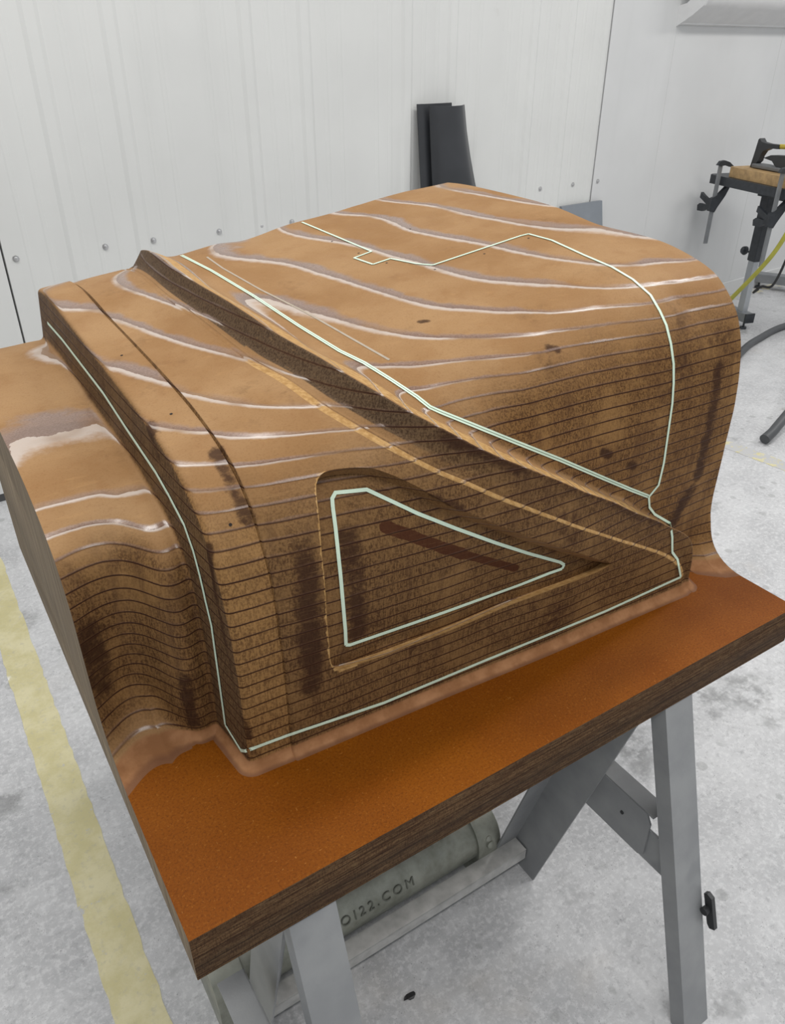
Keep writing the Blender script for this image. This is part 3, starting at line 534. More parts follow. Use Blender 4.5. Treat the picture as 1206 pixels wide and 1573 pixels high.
near = np.where((VC[:, 0] > .27) & (VC[:, 0] < .33) & (TV < .9) & (abs(dep) < .003))[0]
for i in near:
    q = np.array([VC[i, 0], TV[i]]); a_, b_ = pp[:-1], pp[1:]; ab_ = b_ - a_; u_ = np.clip(((q - a_) * ab_).sum(1) / (ab_ ** 2).sum(1), 0, 1); dmin[i] = np.hypot(*((a_ + ab_ * u_[:, None] - q) * [1, .62]).T).min()
BARE = np.maximum(BARE, (dmin < .0012) * .95)
X_ = VC[:, 0]; af_, ac_ = a_foot(TV), a_crest(TV)
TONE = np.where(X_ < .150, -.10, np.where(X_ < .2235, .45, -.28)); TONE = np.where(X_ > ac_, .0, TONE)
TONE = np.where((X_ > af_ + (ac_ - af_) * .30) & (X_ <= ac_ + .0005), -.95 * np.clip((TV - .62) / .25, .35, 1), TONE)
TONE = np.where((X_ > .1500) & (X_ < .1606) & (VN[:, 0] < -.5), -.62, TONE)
groups = {}
for f in bm.faces:
    zc = f.calc_center_median().z; groups.setdefault(int(np.searchsorted(LEV, zc)), []).append(([v.index for v in f.verts], f.normal.copy(), f.calc_center_median()))
bm.free()
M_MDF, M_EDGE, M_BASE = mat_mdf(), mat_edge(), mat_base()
boards = []
for gi in sorted(groups):
    F = groups[gi]; used = sorted({i for q, _, _ in F for i in q}); mp = {i: k for k, i in enumerate(used)}
    me = bpy.data.meshes.new('board'); me.from_pydata(VC[used].tolist(), [], [[mp[i] for i in q] for q, _, _ in F])
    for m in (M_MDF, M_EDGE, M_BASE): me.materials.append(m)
    mi, ln = [], []
    for q, n, c in F:
        flat = abs(c.z) < 1e-4 and c.y > 1e-4
        side = c.x < 1e-4 or c.x > WID - 1e-4 or c.y < 1e-4 or c.y > BACK - 1e-4 or c.z < -THK + 1e-4
        mi.append(1 if side else (2 if c.z < 1e-4 else 0)); nn = np.array(n)
        for i in q: ln.append((0, 0, 1) if flat else tuple(VN[i]) if VN[i] @ nn > .84 and not flat else tuple(nn))
    me.polygons.foreach_set('material_index', mi); me.polygons.foreach_set('use_smooth', [True] * len(F))
    me.normals_split_custom_set(ln)
    at_ = me.attributes.new('bare', 'FLOAT', 'POINT'); at_.data.foreach_set('value', BARE[used].astype(np.float32))
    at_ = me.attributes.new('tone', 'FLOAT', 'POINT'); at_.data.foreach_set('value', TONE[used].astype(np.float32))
    o = bpy.data.objects.new('board', me); link(o, plug); boards.append(o)

# ------------------------------------------------------------------ sawhorses
M_STL = mat_steelpaint(); M_GALV = mat_galv(); M_RAIL = simple('worn_bright_steel', (.46, .455, .44), .5, .2, .2, 30); M_DARK = simple('dark_steel', (.035, .036, .038), .45, .3)
def sawhorse(root):
    H = ZB - THK; T = .004
    bn = lambda z: .006 + .295 * (z - H)                    # outer plane of the near legs
    bf = lambda z: .018 - .27 * (z - H)                    # inner edge of the far legs
    o = Vector(root.location)
    def lring(m, prof, zs, f): m.rings([[(x - o.x, f(z) + y - o.y, z - o.z) for x, y in prof] for z in zs])
    MB().box((.5 - o.x, .060 - o.y, H - .0125), (.86, .07, .024), bev=.003).build('top_beam', M_STL, root)
    for x0, x1 in ((.829, .897), (.122, .190)):
        m = MB(); lring(m, [(x0, 0), (x1, 0), (x1, .035), (x1 - T, .035), (x1 - T, T), (x0 + T, T), (x0 + T, .035), (x0, .035)], (0, H - .001), bn); m.build('leg', M_STL, root)
    for xw, xf in ((.803, .742), (.128, .190)):
        s = 1 if xf > xw else -1; m = MB()
        lring(m, [(xw, 0), (xw - s * T, 0), (xw - s * T, .094), (xf, .094), (xf, .090), (xw, .090)][::s], (0, H - .025), bf); m.build('leg', M_STL, root)
    MB().box((.47 - o.x, .262 - o.y, .079), (.66, .038, .004)).box((.47 - o.x, .245 - o.y, .064), (.66, .004, .030)).build('lower_rail', M_RAIL, root)
    for x, f0_, f1_ in ((.838, 0, .040), (.087, -.042, 0)):
        b = MB(); xx = x - o.x
        b.prism([(-.018, .345), (-.006, .335), (.135, .335), (.135, .450), (-.006, .450), (-.018, .430)], -.002, .002, ((xx, -o.y, 0), (0, 1, 0), (0, 0, 1), (1, 0, 0)))
        b.prism([(-.020, .448), (.135, .448), (.135, .452), (-.020, .452)], f0_, f1_, ((xx, -o.y, 0), (0, 1, 0), (0, 0, 1), (1, 0, 0)))
        sp = b.build('spreader_bracket', M_STL, root)
        MB().prism([(-.086, .335), (-.060, .330), (.09, .330), (.09, .410), (-.060, .410), (-.080, .405)], .003, .008, ((xx, -o.y, 0), (0, 1, 0), (0, 0, 1), (1, 0, 0))).build('spreader_bar', M_DARK if False else M_STL, root)
        MB().tube([(xx - .004, .045 - o.y, .40), (xx + .010, .045 - o.y, .40)], .004, 8).build('pin', M_DARK, sp)
    MB().prism([(-.160, .235), (-.150, .228), (-.143, .235), (-.120, .300), (-.126, .306), (-.137, .302)], .004, .013, ((.897 - o.x, -o.y, 0), (0, 1, 0), (0, 0, 1), (1, 0, 0))).build('latch', M_DARK, root)
    MB().tube([(.890 - o.x, -.135 - o.y, .270), (.902 - o.x, -.135 - o.y, .270)], .008, 10).build('latch_pin', M_DARK, root)
sh = empty('sawhorse', (.5, .04, 0), 0, 'grey folding steel sawhorse under front edge of the pattern', 'sawhorse', 'sawhorses under the pattern'); sawhorse(sh)
sh2 = sh.copy(); COL.objects.link(sh2); sh2.location = (.56, .93, 0); sh2['label'] = 'grey folding steel sawhorse under the rear of the pattern, nearer the wall'
for c in list(sh.children):
    k = c.copy(); link(k, sh2)
    for g in c.children: link(g.copy(), k)
# ------------------------------------------------------------------ galvanised beam on the floor
gb = empty('galvanised_beam', (.40, .352, 0), 0, 'galvanised round-topped beam with stamped lettering on floor behind sawhorse rail', 'beam')
def tubeprof(r, n=28): return [(math.cos(a) * r, .105 + math.sin(a) * r) for a in (2 * math.pi * k / n for k in range(n))]
MB().rings([[(x, y, z) for y, z in tubeprof(.0655)] for x in (-.325, .335)]).build('tube', M_GALV, gb, True)
for x in (-.335, .290):
    P = tubeprof(.071, 28)
    top = [p for p in P if p[1] >= .095]; top = sorted(top, key=lambda p: -p[0])
    prof = [(.074, .0)] + top + [(-.074, .0)]
    br = MB().rings([[(x + dx, y, z) for y, z in prof] for dx in (0, .062)]).build('end_bracket', M_GALV, gb, True)
    for a in (200, 228):
        c = Vector((x + .03, math.cos(math.radians(a - 20)) * .072, .105 - math.sin(math.radians(a)) * .030)); n = Vector((0, -.95, .3)).normalized()
        MB().tube([c - n * .002, c + n * .004, c + n * .007], [.009, .009, .004], 10).build('rivet', M_GALV, br, True)
fc = bpy.data.curves.new('lettering', 'FONT'); fc.body = 'ROI22.COM'; fc.size = .030; fc.extrude = .0009; fc.space_character = 1.42
fo = bpy.data.objects.new('tmp_text', fc); COL.objects.link(fo); dg = bpy.context.evaluated_depsgraph_get(); tm = bpy.data.meshes.new_from_object(fo.evaluated_get(dg)); bpy.data.objects.remove(fo)
tm.materials.append(simple('stamped_shadow', (.165, .17, .14), .6, .3)); tx = bpy.data.objects.new('lettering', tm); link(tx, gb)
tx.rotation_euler = (math.radians(66), 0, 0); a = math.radians(24); tx.location = (-.088, -math.cos(a) * .0660 - .0045, .105 + math.sin(a) * .0660 - .010)
tx['label'] = 'lettering stamped into the beam'
# ------------------------------------------------------------------ bench at the far right
M_BBLK = simple('black_bench', (.030, .034, .040), .42, 0, .3, 30); M_ALU = simple('brushed_aluminium', (.42, .44, .46), .38, .7, .1); M_WOOD = simple('raw_board_wood', (.46, .30, .14), .6, 0, .25, 25)
M_GREYF = simple('grey_foot_rail', (.24, .25, .26), .45, .4)
TD = Vector((-.27, -.963, 0)).normalized(); TX = Vector((-TD.y, TD.x, 0))        # TD along the bench towards the camera, TX away across
if TX.x < 0: TX = -TX
bz = ZB + .15; TO = Vector((4.815, 3.10, 0)); ang = math.atan2(TD.y, TD.x)
bench = empty('height_adjustable_bench', tuple(TO), ang, 'black bench top on adjustable column by wall, clamps and tool on it', 'bench')
# local x along TD, local y: across (positive = left of TD)
yl = 1 if (Matrix.Rotation(ang, 3, 'Z') @ Vector((0, 1, 0))).dot(TX) > 0 else -1
L3 = lambda x, y, z: (x, y * yl, z)
MB().rings([[L3(x, y, z) for x, y in ((0, .03), (.025, 0), (1.1, 0), (1.1, .46), (0, .46))] for z in (bz - .055, bz)]).build('bench_top', M_BBLK, bench)
MB().box(L3(.66, .20, bz - .075), (.62, .12, .04)).build('support_bar', M_BBLK, bench)
cx, cy = .42, .17
MB().box(L3(cx, cy, .68), (.075, .055, .46), bev=.006).build('outer_column', M_BBLK, bench)
MB().box(L3(cx, cy, .305), (.058, .042, .40), bev=.004).build('inner_column', M_ALU, bench)
kn = MB(); kn.tube([L3(cx - .03, cy - .01, .50), L3(cx - .085, cy - .01, .50)], .007, 8); kn.tube([L3(cx - .085, cy - .01, .50), L3(cx - .092, cy - .01, .50), L3(cx - .110, cy - .01, .50)], [.022, .03, .026], 12); kn.build('clamp_knob', M_BBLK, bench, True)
ft = MB().box(L3(cx - .21, cy, .082), (.58, .07, .06), bev=.004).build('foot_rail', M_GREYF, bench)
MB().box(L3(cx + .085, cy, .082), (.012, .074, .064)).build('end_cap', M_BBLK, ft)
for x in (cx - .42, cx + .045): MB().tube([L3(x, cy, .056), L3(x, cy, .016), L3(x, cy, .014), L3(x, cy, .002)], [.007, .007, .022, .024], 12).build('levelling_foot', M_BBLK, ft)
for x in (cx - .03, cx + .03): MB().tube([L3(x, cy - .03, bz - .07), L3(x, cy - .034, bz - .07)], .007, 8).build('bolt', M_ALU, bench)
MB().box(L3(.8, cy + .1, .70), (.45, .03, .05)).build('cross_bar', M_BBLK, bench)
R_T = Matrix.Rotation(ang, 3, 'Z')
def TP(x, y, z): return TO + R_T @ Vector(L3(x, y, z))
wb = MB(); wb.rings([[TP(x, y, z) for x, y in ((.15, .05), (.165, .035), (.95, .02), (.95, .34), (.15, .34))] for z in (bz + .001, bz + .062)])
tag(wb.build('wooden_block', M_WOOD), 'raw tan wooden block lying on the black bench', 'wood block')
def clamp(x, label, top, low):
    c = empty('bar_clamp', tuple(TP(x, 0, bz)), ang, label, 'clamp', 'bar clamps on the bench')
    f = lambda dx, y, z: (dx, y * yl, z)
    MB().box(f(0, -.022, (top + low) / 2), (.012, .026, top - low)).build('bar', M_GREYF, c)
    MB().prism([(-.03, top - .025), (-.012, top), (.02, top + .004), (.06, top - .008), (.092, top - .030), (.098, top - .043), (.072, top - .038), (.03, top - .026), (.0, top - .030)], -.012, .012, (f(0, -.022, 0), f(0, 1, 0), (0, 0, 1), (1, 0, 0))).build('fixed_jaw', M_BBLK, c)
    MB().prism([(-.03, -.135), (-.03, -.215), (.012, -.225), (.03, -.19), (.075, -.120), (.10, -.060), (.075, -.062), (.03, -.105), (.0, -.125)], -.014, .014, (f(0, -.022, 0), f(0, 1, 0), (0, 0, 1), (1, 0, 0))).build('sliding_jaw', M_BBLK, c)
    m = MB()
    m.prism([(-.02, -.16), (-.10, -.130), (-.135, -.115), (-.14, -.150), (-.10, -.165), (-.03, -.195)], -.010, .010, (f(0, -.022, 0), (1, 0, 0), (0, 0, 1), f(0, 1, 0)))
    m.prism([(-.04, -.185), (-.13, -.185), (-.152, -.200), (-.145, -.235), (-.09, -.232), (-.03, -.205)], -.010, .010, (f(0, -.022, 0), (1, 0, 0), (0, 0, 1), f(0, 1, 0)))
    m.build('wing_handle', M_BBLK, c); return c
clamp(.135, 'bar clamp gripping the left end of black bench, wing handle outwards', .095, -.43)
clamp(.71, 'bar clamp gripping the wooden block beside the bench column', .118, -.46)
# power tool
M_TOOL = simple('tool_black', (.030, .032, .034), .45); M_TY = simple('tool_yellow', (.55, .42, .05), .5); M_TG = simple('tool_grey', (.16, .165, .17), .45)
tl = empty('power_tool', tuple(TP(.24, .10, bz + .062)), ang, 'black and yellow handheld power tool resting on the wooden block', 'power tool')
F = lambda x, y, z: (x, y * yl, z)
MB().prism([(-.02, .0), (.01, .012), (.045, .045), (.05, .075), (.07, .105), (.12, .125), (.20, .128), (.20, .152), (.10, .150), (.04, .155), (.015, .175), (.005, .165), (-.005, .09)], -.02, .02, (F(0, .06, 0), (1, 0, 0), (0, 0, 1), F(0, 1, 0))).build('handle', M_TOOL, tl)
MB().tube([F(.19, .06, .142), F(.27, .06, .146)], .014, 10).build('collar', M_TY, tl)
MB().tube([F(.26, .06, .148), F(.34, .06, .156), F(.44, .06, .150)], [.019, .024, .020], 12).build('motor_grip', M_TG, tl, True)
MB().prism([(.10, .068), (.16, .09), (.30, .10), (.34, .125), (.46, .11), (.46, .03), (.30, .02), (.22, .03), (.18, .058)], -.03, .03, (F(0, .06, 0), (1, 0, 0), (0, 0, 1), F(0, 1, 0))).build('motor_body', M_TOOL, tl)
MB().box(F(.18, .06, .016), (.32, .09, .024), bev=.006).build('sole_plate', M_TG, tl)
# hoses, cables, other stands
M_HY = simple('yellow_hose_rubber', (.42, .40, .06), .5); M_HB = simple('black_cable_rubber', (.02, .02, .021), .5); M_HG = simple('grey_hose_rubber', (.065, .068, .072), .5)
p0 = TP(.975, .16, bz + .20)
tag(MB().tube(spline([p0, p0 + TD * .06 + Vector((0, 0, .0)), TP(.99, -.06, bz - .05), TP(.86, -.09, bz - .35), TP(.63, -.10, bz - .65), TP(.42, -.10, .06), TP(.30, -.04, .016), TP(.0, .1, .016)], 8), .0135, 8).build('yellow_air_hose', M_HY, None, True), 'yellow air hose hanging from bench tool down to the floor', 'hose')
tag(MB().tube(spline([TP(.88, .05, bz - .06), TP(.86, .04, bz - .3), TP(.80, .03, bz - .55), TP(.70, .03, .36), TP(.62, .05, .30), TP(.60, .10, .31)], 8), .008, 8).build('black_cable', M_HB, None, True), 'black cable looping beside the bench column', 'cable')
tag(MB().tube(spline([(3.9, 2.05, .022), (4.40, 2.278, .022), (4.69, 2.367, .022), (5.10, 2.442, .022), (5.7, 2.40, .022)], 8), .022, 10).build('grey_hose', M_HG, None, True), 'dark grey hose lying across concrete floor past the pattern', 'hose')
tag(MB().tube([(3.33, 1.375, .028), (3.40, 1.385, .045), (4.1, 1.56, .22)], [.026, .024, .024], 12).build('dark_tube', M_HG, None, True), 'dark tube leg with capped end touching floor at right edge', 'tube')
st = empty('equipment_stand', (5.80, 3.00, 0), 0, 'grey stand foot with levelling screw near the far wall', 'stand')
MB().box((.22, -.02, .085), (.62, .09, .07), Matrix.Rotation(math.radians(-64), 3, 'Z'), bev=.004).build('foot_rail', M_GREYF, st)
MB().tube([(.09, .22, .05), (.09, .22, .018), (.09, .22, .016), (.09, .22, .002)], [.008, .008, .028, .03], 12).build('levelling_foot', M_BBLK, st)
MB().box((.40, -.35, .55), (.08, .06, .95), bev=.004).build('post', M_GREYF, st)

fk = MB(); rf = random.Random(5); ring = [(math.cos(a) * r, math.sin(a) * r * .5) for a, r in ((k * math.pi / 5, rf.uniform(.008, .016)) for k in range(10))]
fk.rings([[(x, y, .0012 + h + .004 * math.sin(x * 160) ** 2) for x, y in ring] for h in (0, .0012)])
tag(fk.build('dark_flake', M_HB, None, False, (0.415, 0.150, 0)), 'small dark flake lying on floor between the sawhorse legs', 'debris')

T_RIDGE=[(0.4503,1.0941,0.5035,-0.11,0.11,0.99),(0.4459,1.0447,0.5073,-0.07,0.06,1.00),(0.4449,1.0076,0.5086,-0.05,0.02,1.00),(0.4456,0.9765,0.5087,-0.05,-0.01,1.00),(0.4472,0.9489,0.5082,-0.04,-0.03,1.00),(0.4493,0.9235,0.5073,-0.04,-0.05,1.00),(0.4504,0.8994,0.5061,-0.03,-0.06,1.00),(0.4518,0.8765,0.5047,-0.02,-0.07,1.00),(0.4533,0.8546,0.5032,-0.02,-0.07,1.00),(0.4549,0.8334,0.5017,-0.02,-0.08,1.00),(0.4566,0.8128,0.5001,-0.02,-0.08,1.00),(0.4582,0.7925,0.4986,-0.02,-0.08,1.00),(0.4598,0.7725,0.4971,-0.02,-0.07,1.00),(0.4611,0.7525,0.4958,-0.02,-0.06,1.00),(0.4614,0.7310,0.4947,-0.02,-0.04,1.00),(0.4609,0.7083,0.4940,-0.03,-0.02,1.00),(0.4602,0.6856,0.4936,-0.03,-0.01,1.00),(0.4594,0.6632,0.4933,-0.03,-0.01,1.00),(0.4586,0.6414,0.4930,-0.03,-0.02,1.00),(0.4580,0.6204,0.4926,-0.03,-0.02,1.00),(0.4576,0.6001,0.4921,-0.03,-0.03,1.00),(0.4572,0.5805,0.4915,-0.03,-0.03,1.00),(0.4570,0.5616,0.4909,-0.03,-0.04,1.00),(0.4574,0.5447,0.4902,-0.04,-0.04,1.00),(0.4579,0.5283,0.4895,-0.05,-0.05,1.00),(0.4586,0.5125,0.4887,-0.05,-0.06,1.00),(0.4594,0.4973,0.4878,-0.06,-0.07,1.00),(0.4604,0.4827,0.4867,-0.07,-0.08,0.99),(0.4615,0.4686,0.4856,-0.08,-0.09,0.99),(0.4628,0.4549,0.4844,-0.09,-0.10,0.99),(0.4641,0.4418,0.4831,-0.10,-0.12,0.99),(0.4671,0.4287,0.4818,-0.12,-0.13,0.98),(0.4701,0.4159,0.4805,-0.13,-0.14,0.98),(0.4732,0.4036,0.4790,-0.13,-0.15,0.98),(0.4765,0.3916,0.4775,-0.13,-0.17,0.98),(0.4784,0.3801,0.4757,-0.12,-0.19,0.98),(0.4806,0.3690,0.4737,-0.11,-0.20,0.97),(0.4830,0.3584,0.4716,-0.09,-0.22,0.97),(0.4855,0.3482,0.4694,-0.08,-0.25,0.96),(0.4883,0.3386,0.4669,-0.06,-0.28,0.96),(0.4913,0.3290,0.4641,-0.04,-0.32,0.95),(0.4946,0.3201,0.4610,-0.03,-0.36,0.93),(0.4983,0.3117,0.4577,-0.04,-0.40,0.92),(0.5021,0.3037,0.4542,-0.06,-0.43,0.90),(0.5062,0.2960,0.4506,-0.08,-0.47,0.88),(0.5106,0.2859,0.4452,-0.07,-0.53,0.85),(0.5157,0.2768,0.4394,-0.03,-0.59,0.81),(0.5283,0.2686,0.4324,-0.02,-0.75,0.66),(0.5364,0.2651,0.4281,0.03,-0.77,0.64),(0.5447,0.2618,0.4237,0.03,-0.77,0.63),(0.5530,0.2584,0.4193,0.01,-0.78,0.62),(0.5614,0.2550,0.4148,-0.00,-0.80,0.60),(0.5699,0.2516,0.4103,-0.02,-0.82,0.58),(0.5785,0.2482,0.4057,-0.02,-0.83,0.56),(0.5872,0.2449,0.4010,-0.01,-0.85,0.53),(0.5963,0.2420,0.3961,0.02,-0.87,0.50),(0.6061,0.2398,0.3907,0.07,-0.89,0.46),(0.6164,0.2379,0.3849,0.09,-0.90,0.43),(0.6269,0.2362,0.3791,0.07,-0.91,0.41),(0.6371,0.2339,0.3734,0.01,-0.91,0.42),(0.6472,0.2314,0.3679,-0.03,-0.92,0.40),(0.6573,0.2287,0.3625,-0.02,-0.93,0.37),(0.6680,0.2265,0.3566,0.02,-0.95,0.32),(0.6797,0.2252,0.3501,0.07,-0.96,0.26),(0.6921,0.2244,0.3431,0.07,-0.97,0.23),(0.7045,0.2234,0.3361,0.02,-0.97,0.22),(0.7167,0.2220,0.3293,-0.00,-0.98,0.21),(0.7290,0.2205,0.3225,-0.01,-0.98,0.20),(0.7403,0.2191,0.3159,-0.01,-0.98,0.19),(0.7519,0.2178,0.3091,-0.00,-0.99,0.17),(0.7640,0.2167,0.3020,0.01,-0.99,0.15),(0.7764,0.2159,0.2947,0.01,-0.99,0.13),(0.7891,0.2151,0.2872,-0.00,-0.99,0.11),(0.8019,0.2141,0.2797,-0.01,-0.99,0.11),(0.8149,0.2133,0.2720,0.00,-1.00,0.09),(0.8285,0.2128,0.2640,0.02,-1.00,0.07),(0.8426,0.2126,0.2557,0.01,-1.00,0.04),(0.8565,0.2121,0.2475,-0.05,-1.00,0.04),(0.8698,0.2108,0.2398,-0.08,-1.00,0.06),(0.8831,0.2094,0.2320,-0.05,-1.00,0.06),(0.8975,0.2088,0.2235,0.02,-1.00,0.05),(0.9143,0.2093,0.2139,0.09,-1.00,0.03),(0.9331,0.2111,0.2030,0.08,-1.00,0.00),(0.9511,0.2121,0.1927,0.02,-1.00,-0.01)]
